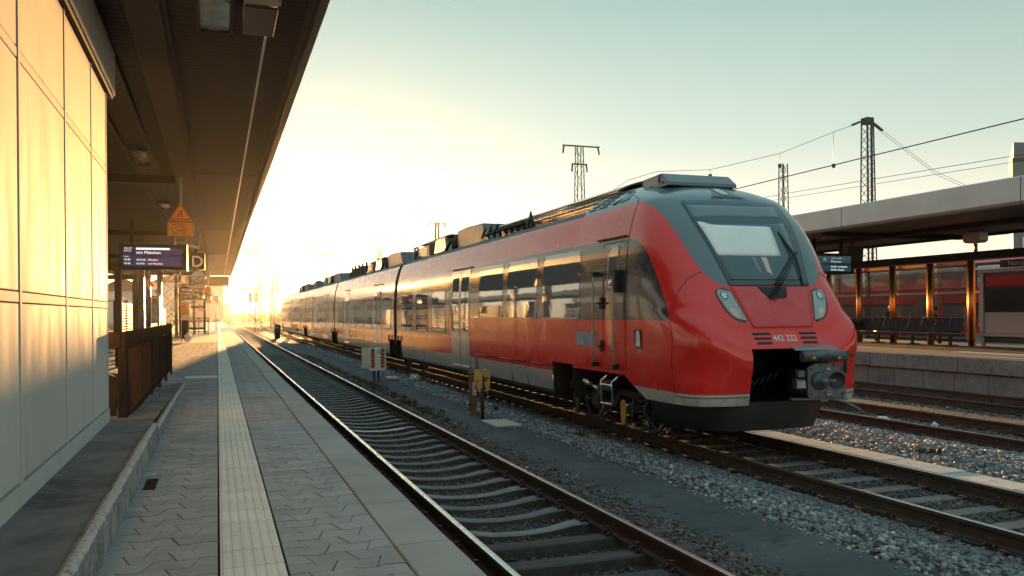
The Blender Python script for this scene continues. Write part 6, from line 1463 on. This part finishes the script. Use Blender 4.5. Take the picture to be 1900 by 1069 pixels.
# ------------------------------------------------------------------ people: one skinned mesh each
def person(label, origin, face, J, R_, hair=True, group=None):
    """J: joints in metres, forward = +x, up = z, left = +y; face = heading angle"""
    t = thing('person', label, 'person', origin, face, group)
    E_ = [('pel', 'bel'), ('bel', 'che'), ('che', 'nek'), ('nek', 'jaw'), ('jaw', 'sku')]
    for s in 'lr': E_ += [('che', 'sh' + s), ('sh' + s, 'el' + s), ('el' + s, 'wr' + s), ('wr' + s, 'ha' + s), ('pel', 'hi' + s), ('hi' + s, 'kn' + s), ('kn' + s, 'an' + s), ('an' + s, 'to' + s)]
    names = list(J); idx = {n: i for i, n in enumerate(names)}
    me = bpy.data.meshes.new('person_body'); me.from_pydata([J[n] for n in names], [(idx[a], idx[b]) for a, b in E_], [])
    o = bpy.data.objects.new('person_body', me); COL.objects.link(o)
    md = o.modifiers.new('skin', 'SKIN'); md.use_smooth_shade = True; md.branch_smoothing = .6
    for n in names:
        sv = me.skin_vertices[0].data[idx[n]]; r_ = R_[n if n in R_ else n[:-1]]; sv.radius = r_ if isinstance(r_, tuple) else (r_, r_); sv.use_root = (n == 'pel')
    sb_ = o.modifiers.new('sub', 'SUBSURF'); sb_.levels = 2; sb_.render_levels = 2
    dg = bpy.context.evaluated_depsgraph_get(); m2 = bpy.data.meshes.new_from_object(o.evaluated_get(dg))
    bpy.data.objects.remove(o)
    m2.materials.clear(); m2.materials.append(M['cloth_dark']); m2.materials.append(M['skin'])
    sk_ = [Vector(J[n]) for n in ('jaw', 'sku', 'hal', 'har')]
    for p_ in m2.polygons: p_.material_index = 1 if min((p_.center - q).length for q in sk_) < .115 else 0; p_.use_smooth = True
    add('body', m2, t, world=False)
    if hair:
        bm = bmesh.new(); bmesh.ops.create_icosphere(bm, subdivisions=3, radius=.112)
        c = Vector(J['sku']); f = (Vector(J['jaw']) - c)
        bmesh.ops.delete(bm, geom=[v for v in bm.verts if v.co.z < -.035 and v.co.x > -.03 or v.co.x > .075 and v.co.z < .05], context='VERTS')
        for v in bm.verts: v.co = v.co * (1 + random.uniform(-.03, .05)) + c + Vector((-.012, 0, .012))
        hm_ = bpy.data.meshes.new('hair'); bm.to_mesh(hm_); bm.free(); hm_.materials.append(M['hair']); add('hair', hm_, t, world=False)
        fc = MB().lathe([(.018, 0), (.016, .02), (0, .035)], tuple(c + Vector((.09, 0, -.045))), (1, 0, -.4), 8)
        fc.build('nose', M['skin'], t, world=False)
    return t
RAD = {'pel': (.155, .125), 'bel': (.145, .115), 'che': (.165, .12), 'nek': .058, 'jaw': .078, 'sku': .098, 'sh': .075, 'el': .05, 'wr': .034, 'ha': .042, 'hi': .10, 'kn': .066, 'an': .045, 'to': .038}
def seated(lean, headfwd, arm):
    s, c = math.sin(lean), math.cos(lean)
    up = lambda d, f=0: (d * s + f * c, 0, .12 + d * c - f * s)
    J = {'pel': (0, 0, .12), 'bel': up(.2), 'che': up(.42), 'nek': up(.54, .02), 'jaw': up(.62, .05 + headfwd), 'sku': up(.72, .05 + headfwd)}
    for n, y in (('l', 1), ('r', -1)):
        sh_ = up(.46); J['sh' + n] = (sh_[0], .19 * y, sh_[2]); J['el' + n] = (sh_[0] + .06 + arm * .14, .24 * y, sh_[2] - .27); J['wr' + n] = (sh_[0] + .28 + arm * .1, .14 * y, sh_[2] - .30 + arm * .12); J['ha' + n] = (sh_[0] + .36 + arm * .1, .10 * y, sh_[2] - .30 + arm * .16)
        J['hi' + n] = (.02, .10 * y, .09); J['kn' + n] = (.43, .12 * y, .08); J['an' + n] = (.40, .12 * y, -.36); J['to' + n] = (.56, .13 * y, -.41)
    return J
person('person in dark jacket bent forward on the bench beside the train nose', (22.85, 27.55, 1.21), R(180), seated(.62, .05, .6), RAD)
person('person in dark clothes sitting behind the glass, left of the two, back turned', (24.05, 25.2, 1.26), R(15), seated(.22, .06, .4), RAD)
person('person in dark clothes sitting behind the glass, right of the two, back turned', (24.05, 23.35, 1.26), R(-10), seated(.42, .06, .2), RAD)
bn3 = thing('bench', 'dark bench behind the glass carrying two sitting people', 'bench', (24.05, 24.2, PZ))
MB().box(23.85, 24.25, 22.6, 26.0, 1.21, 1.25).build('seat', M['seat'], bn3)
for y in (22.8, 25.8): MB().box(24.0, 24.1, y - .04, y + .04, PZ, 1.21).build('leg', M['black'], bn3)

# ------------------------------------------------------------------ red coaches behind the far platform
co_ = thing('red_coach', 'red double deck coach with pale stripes behind the glass wind screen', 'train', (30.6, 28, 0))
CXX = 29.2
MB().prism([(CXX + .25, 3.96), (CXX + .02, 3.8), (CXX, 1.0), (CXX + .06, .6), (CXX + 2.8, .6), (CXX + 2.8, 3.8), (CXX + 2.5, 3.96)], 'y', 8, 62).build('coach_body', M['train_red'], co_)
for z0, z1 in ((3.56, 3.64), (2.62, 2.70)): MB().box(CXX - .012, CXX + .02, 8, 62, z0, z1).build('stripe', M['white'], co_)
MB().box(CXX - .008, CXX + .02, 8, 62, .62, 1.0).build('skirt', M['train_silver'], co_)
for dz in (1.25, 2.86):
    MB().box(CXX - .006, CXX + .02, 8.5, 61.5, dz - .05, dz + .98).build('window_band', M['train_dark'], co_)
    for k in range(24): 
        f = MB().box(CXX - .010, CXX, 9 + k * 2.15, 10.7 + k * 2.15, dz, dz + .86).build('window', M['pane'], co_)
for y in (14, 27.5, 41): dd = MB().box(CXX - .012, CXX, y, y + 1.5, .95, 2.6).build('door', M['train_red'], co_); MB().box(CXX - .02, CXX - .0125, y + .15, y + 1.35, 1.3, 2.5).build('door_glass', M['pane'], dd)
MB().box(CXX + .4, CXX + 2.4, 8.3, 61.7, .25, .6).build('underframe', M['under'], co_)
# second far canopy, pale edge lit by the sky
c3 = thing('platform_canopy', 'pale edged canopy beyond the red coaches', 'canopy', (37, 30, 5))
for k in range(10): MB().box(33.6, 33.9, -2 + k * 9.0 + .01, 7 + k * 9.0 - .01, 6.3, 6.9).build('fascia_panel', M['white'], c3)
MB().box(33.91, 41, -2, 88, 6.4, 6.8).build('roof_deck', M['beam'], c3)
for y in (10, 30, 50, 70): MB().box(37.3, 37.7, y - .2, y + .2, -.2, 6.39).build('column', M['dark_steel'], c3)
hl = thing('station_hall', 'long grey station hall roof structure far behind the right hand platforms', 'building', (52, 30, 0))
MB().box(48, 58, 20, 110, -.4, 5.2).build('wall', M['brown'], hl); MB().box(47.6, 58.4, 19.6, 110.4, 5.2, 5.6).build('roof', M['dark_steel'], hl)
for k in range(14):
    f = MB().box(47.93, 47.99, 22 + k * 6, 26 + k * 6, 2.2, 4.4).build('window', M['white'], hl); MB().box(47.91, 47.925, 22.2 + k * 6, 25.8 + k * 6, 2.3, 4.3).build('pane', M['pane'], f)
tw = thing('tower_block', 'grey tower block at the right edge of the picture above the canopy', 'building', (91, 74, 0))
M['tower'] = mat('tower_wall', (.16, .19, .21), .7, noise=[(1, .4, .7, (.13, .155, .17))])
MB().prism([(84.7, 70), (98, 66), (114, 82), (103, 85.5)], 'z', -.4, 18.9).build('wall', M['tower'], tw); MB().prism([(86.1, 71), (97, 68), (104, 76), (95, 79)], 'z', 18.9, 21.0).build('roof_house', M['tower'], tw); MB().prism([(84.6, 69.95), (98.1, 65.9), (114.3, 82), (103, 85.7)], 'z', 18.6, 18.95).build('parapet', M['dark_steel'], tw)
for s_ in range(5):
    for k in range(4):
        a = Vector((85.6 + k * 3.1, 69.72 - k * .93, 2 + s_ * 3.2)); e = Vector((13.3, -4, 0)).normalized(); nn = Vector((-e.y, e.x, 0)) * -1
        f = MB().plate([a, a + e * 1.9, a + e * 1.9 + Vector((0, 0, 1.8)), a + Vector((0, 0, 1.8))], nn, .05).build('window', M['tower'], tw); b = a + nn * .055 + e * .1 + Vector((0, 0, .1))
        MB().plate([b, b + e * 1.7, b + e * 1.7 + Vector((0, 0, 1.6)), b + Vector((0, 0, 1.6))], nn, .01).build('pane', M['pane'], f)

# ------------------------------------------------------------------ next platform to the left, seen in the train's windows and between the posts
p3_ = MB().box(-19.5, -13.2, 10, 150, -.45, PZ).build('left_platform', M['concrete']); p3_['kind'] = 'structure'
c4 = thing('platform_canopy', 'dark canopy over the neighbouring platform to the left, beyond the slat fence', 'canopy', (-16.4, 70, 4.4))
MB().box(-19.2, -13.6, 24, 140, 4.25, 4.62).build('roof_deck', M['beam'], c4); MB().box(-13.59, -13.5, 24, 140, 4.15, 4.75).build('edge_fascia', M['fascia_light'], c4)
for k in range(13):
    y = 28 + k * 9
    MB().box(-16.55, -16.25, y - .15, y + .15, PZ, 4.24).build('column', M['dark_steel'], c4)
for k, y in enumerate((36, 57, 83)):
    t = thing('kiosk', ('small dark kiosk on the neighbouring left platform, nearest', 'small dark kiosk in the middle of the neighbouring left platform', 'small dark kiosk farthest along the neighbouring left platform')[k], 'kiosk', (-16, y, PZ))
    MB().box(-17.2, -14.8, y, y + 5.5, PZ, 3.1).build('wall', M['brown'], t, .03); MB().box(-17.3, -14.7, y - .1, y + 5.6, 3.11, 3.3).build('roof', M['dark_steel'], t)
    for q in range(3): MB().box(-14.79, -14.76, y + .4 + q * 1.7, y + 1.8 + q * 1.7, 1.5, 2.7).build('window', M['pane'], t)
# ------------------------------------------------------------------ catenary masts and wires
def mast(x, y, h, w0, w1, label, arm=None, group='catenary masts', step=None, head=False):
    t = thing('catenary_mast', label, 'mast', (x, y, -.3), 0, group)
    zb = -.3; n = max(6, int((h - zb) / (step or .62)))
    C = [(-1, -1), (1, -1), (1, 1), (-1, 1)]
    wz = lambda z: (w0 + (w1 - w0) * (z - zb) / (h - zb)) / 2
    leg = MB(); lt = max(.045, .00095 * y)
    for a, b in C: MB().bar((x + a * wz(zb), y + b * wz(zb), zb), (x + a * wz(h), y + b * wz(h), h), lt).build('leg', M['mast'], t)
    br = MB()
    for k in range(n):
        za, zc = zb + (h - zb) * k / n, zb + (h - zb) * (k + 1) / n
        for i in range(4):
            (a, b), (c, d) = C[i], C[(i + 1) % 4]
            if k % 2: (a, b), (c, d) = (c, d), (a, b)
            br.bar((x + a * wz(za), y + b * wz(za), za), (x + c * wz(zc), y + d * wz(zc), zc), max(.022, .0005 * y))
    o = br.build('bracing', M['mast'], t, fix=False)
    o['kind'] = 'stuff'
    if head: MB().box(x - w1 / 2 - .015, x + w1 / 2 + .015, y - w1 / 2 - .015, y + w1 / 2 + .015, h - .30, h).build('head', M['mast'], t)
    for (xa, xb, z) in (arm or []):
        MB().bar((x + xa, y, z), (x + xb, y, z), max(.12, .0016 * y), max(.09, .0012 * y)).build('cross_arm', M['mast'], t)
        for q in (xa, xb):
            if abs(q) > .5: MB().cyl((x + q * .98, y, z - .55), (x + q * .92, y, z - .05), .07, 8).build('insulator', M['mast'], t)
    return t
m1 = mast(29.4, 32.0, 11.15, .60, .37, 'tall lattice mast rising behind the right hand canopy', head=True, step=.42)
MB().box(29.36, 29.44, 31.7, 31.78, -.3, 10.9).build('spine', M['mast'], m1)
mast(33.3, 43.4, 11.1, .6, .36, 'thinner lattice mast just right of the train nose')
mast(24.6, 54.9, 13.9, .9, .42, 'lattice mast with a wide cross arm above the train roof', [(-1.3, 1.6, 13.9), (-.6, .6, 12.6)], step=.8)
mast(27.4, 107, 13.9, .9, .42, 'lattice mast with small cross arm above the second carriage', [(-1.1, 1.1, 13.9), (0, 2.2, 10.3)], step=1.0)
mast(5.1, 115, 10.6, .85, .4, 'tall lattice mast with arms left of the sun', [(-2.4, .3, 10.5), (-2.2, .2, 7.4), (-2.2, .2, 5.5)], step=1.0)
mast(9.9, 158, 11.6, 1.1, .5, 'lattice mast with one long arm nearest the sun', [(-3.0, .3, 11.5), (-3.0, 3.0, 6.6)], step=1.2)
mast(9.0, 150, 8.2, .7, .5, 'short plain lattice mast beside the one nearest the sun', step=1.2)
mast(14.5, 215, 12.0, 1.0, .5, 'pale distant lattice mast right of the sun side masts', [(-3.2, .3, 11.9), (-3.0, 2.6, 8.2)], step=1.4)
mast(2.2, 205, 9.4, .8, .4, 'thin distant lattice mast above the relay huts', [(-1.9, .2, 9.3)], step=1.4)
mast(11.5, 250, 11, .9, .5, 'faint far lattice mast with double arms', [(-3, 3, 10.8), (-3, 3, 9.2)], step=1.6)
mast(-.5, 260, 8.6, .8, .4, 'faint far lattice mast above the bushes at the left', [(-2.4, 2.4, 8.4)], step=1.6)
mast(17.2, 93, 9.3, .35, .3, 'slim post carrying a wire just right of the pantograph', [(-1.9, 1.9, 8.1)], step=.8)
def wire(label, pts, r=.012, sag=0.0, group='overhead wires'):
    P = []
    for i in range(len(pts) - 1):
        a, b = Vector(pts[i]), Vector(pts[i + 1]); n = 10 if sag else 2
        for k in range(n): u = k / n; p = a.lerp(b, u); P.append(p + Vector((0, 0, -sag * 4 * u * (1 - u))))
    P.append(Vector(pts[-1]))
    o = MB().tube(P, r, 5).build('overhead_wire', M['wire'], fix=False); tag(o, label, 'wire', group); return o
wire('dark contact wire running above the far track across the tall mast', [(16, 2, 5.96), (16, 60, 5.96), (16, 115, 5.96)], .015)
wire('cross span wire from the tall mast down to the left', [(29.2, 32, 10.98), (27.41, 32, 10.35), (24.37, 32, 9.17), (20.67, 32, 8.25), (18.0, 32, 8.04), (16.6, 32, 7.6), (12.5, 32, 5.0)], .011)
for k, (a, b_) in enumerate((((27.40, 32, 10.33), (27.40, 32, 8.85)), ((24.37, 32, 9.17), (24.37, 32, 8.7)), ((20.67, 32, 8.25), (20.67, 32, 8.05)))):
    wire(('long dropper wire hanging left of the tall mast', 'short dropper wire with a clamp above the canopy roof', 'short dropper wire above the train nose')[k], [a, b_], .011)
    tag(MB().box(b_[0] - .06, b_[0] + .06, 31.95, 32.05, b_[2] - .18, b_[2]).build('wire_clamp', M['wire']), ('clamp at the end of the long dropper left of the tall mast', 'clamp at the middle dropper above the canopy roof', 'clamp at the dropper above the train nose')[k], 'clamp')
for k, d in enumerate((0, .14)):
    wire(('upper one of two guy wires right of the tall mast', 'lower one of two guy wires right of the tall mast')[k], [(29.7, 32, 10.95 - d), (33.58, 32, 8.80 - d), (36.5, 32, 7.9 - d), (44, 32, 6.5)], .010)
tag(MB().bar((29.75, 32, 10.92), (30.3, 32, 10.6), .10).build('insulator', M['mast']), 'insulator on the guy wires right of the tall mast', 'insulator')
tag(MB().bar((28.95, 32, 10.93), (28.5, 32, 10.75), .10).build('insulator', M['mast']), 'insulator on the wire left of the tall mast', 'insulator')
wire('upper one of two thin wires above the right hand canopy roof', [(27, 18, 7.32), (27, 34.8, 7.85), (27, 70, 8.6)], .012)
wire('lower one of two thin wires above the right hand canopy roof', [(27, 18, 7.10), (27, 34.8, 7.62), (27, 70, 8.4)], .010)
wire('thin distant wire low above the canopy roof', [(30, 24, 6.55), (30, 60, 7.6)], .010)
wire('contact wire over the train beyond the pantograph', [(TX, 58, 6.36), (TX, 100, 6.3), (8.2, 134, 6.3)], .014)
wire('contact wire over the near empty track in the distance', [(2.9, 64, 5.6), (2.9, 120, 5.6), (5.1, 187, 5.6)], .014)
wire('catenary wire over the near empty track in the distance', [(2.9, 64, 7.1), (2.7, 115, 7.4), (4.0, 170, 7.2)], .012, .5)
wire('wire from the canopy end to the tall mast left of the sun', [(.8, 62, 4.9), (2.7, 115, 10.4)], .012, .2)
wire('wire between the two mast groups left of the sun', [(2.7, 115, 10.4), (6.9, 158, 11.4)], .014, .4)
wire('wire towards the pantograph post from the right', [(19.0, 93, 8.05), (TX + 1, 60, 7.2)], .012, .2)

# ------------------------------------------------------------------ trees and scrub on the horizon
def leaf_cloud(name, centres, n, size, m, parent=None, seedv=0, kind=None):
    """n small leaf faces spread through ellipsoids (cx, cy, cz, rx, ry, rz, weight)"""
    r = np.random.default_rng(seedv); C = np.array(centres, float); wgt = C[:, 6] / C[:, 6].sum()
    k = r.choice(len(C), n, p=wgt); d = r.normal(size=(n, 3)); d /= np.linalg.norm(d, axis=1)[:, None]; rad = r.uniform(.25, 1, n) ** .45
    P = C[k, :3] + d * rad[:, None] * C[k, 3:6]
    a = r.normal(size=(n, 3)); a /= np.linalg.norm(a, axis=1)[:, None]; b = np.cross(a, r.normal(size=(n, 3))); b /= np.linalg.norm(b, axis=1)[:, None]
    s = r.uniform(.5, 1.3, n)[:, None] * size
    V = np.stack([P - a * s, P + b * s * .5, P + a * s, P - b * s * .5], 1).reshape(-1, 3)
    me = bpy.data.meshes.new(name); me.vertices.add(4 * n); me.vertices.foreach_set('co', V.astype(np.float32).ravel()); me.loops.add(4 * n); me.loops.foreach_set('vertex_index', np.arange(4 * n, dtype=np.int32)); me.polygons.add(n); me.polygons.foreach_set('loop_start', np.arange(0, 4 * n, 4, dtype=np.int32)); me.polygons.foreach_set('loop_total', np.full(n, 4, np.int32)); me.update(); me.validate()
    me.materials.append(m); o = add(name, me, parent)
    if kind: o['kind'] = kind
    return o
rr = random.Random(5); cl = []
for k in range(150):
    x = rr.uniform(-40, 90); y = rr.uniform(285, 340); h = rr.uniform(1.4, 3.3); cl.append((x, y, h * .5 - .3, rr.uniform(2, 5), 2.5, h * .62, 1))
leaf_cloud('scrub_bushes', cl, 26000, .38, M['leaf_dry'], None, 3, 'stuff')
def tree(x, y, h, w_, m, label, seedv, group='trees on the horizon'):
    t = thing('tree', label, 'tree', (x, y, -.4), 0, group); r = random.Random(seedv); tk = MB()
    tk.tube([(x, y, -.4), (x + .1, y, h * .35), (x + .2 * r.uniform(-1, 1), y, h * .75)], [.028 * h, .02 * h, .006 * h], 8)
    for k in range(7):
        a = r.uniform(0, 6.28); z0 = h * r.uniform(.3, .65); tk.tube([(x + .05, y, z0), (x + math.cos(a) * w_ * .35, y + math.sin(a) * w_ * .35, z0 + h * .13), (x + math.cos(a) * w_ * .6, y + math.sin(a) * w_ * .6, z0 + h * .26)], [.010 * h, .007 * h, .003 * h], 6)
    tk.build('trunk', M['bark'], t)
    cs_ = [(x + r.gauss(0, w_ * .33), y + r.gauss(0, w_ * .33), h * r.uniform(.42, .92), w_ * r.uniform(.2, .36), w_ * r.uniform(.2, .36), h * r.uniform(.08, .15), 1) for _ in range(15)]
    leaf_cloud('crown', cs_, 2600, .026 * h + .06, m, t, seedv)
TT = [(-2.2, 240, 5.6, 3.0, 'leaf_dry', 'rusty leaved tree at the far end of the near platform'), (1.6, 262, 5.2, 2.8, 'leaf_dry', 'low autumn tree behind the relay huts'), (-9, 200, 7.5, 4.0, 'leaf', 'green tree beside the pale far house'), (24, 290, 6.4, 4.4, 'leaf_dry', 'broad autumn tree on the horizon behind the train'), (34, 300, 7.2, 5, 'leaf', 'dark tree far behind the train roof')]
for i, (x, y, h, w_, m_, lab) in enumerate(TT): tree(x, y, h, w_, M[m_], lab, 20 + i)
# ------------------------------------------------------------------ air
hz = MB().box(-245, 245, -38, 455, -1.45, 24).build('haze', [])
hm = bpy.data.materials.new('haze_air'); hm.use_nodes = True; hn = hm.node_tree; hn.nodes.clear()
ho = hn.nodes.new('ShaderNodeOutputMaterial'); hv = hn.nodes.new('ShaderNodeVolumePrincipled')
hv.inputs['Color'].default_value = (.95, .93, .9, 1); hv.inputs['Density'].default_value = .00009; hv.inputs['Anisotropy'].default_value = .86
hn.links.new(hv.outputs[0], ho.inputs['Volume'])
hz.data.materials.append(hm); hz['kind'] = 'stuff'
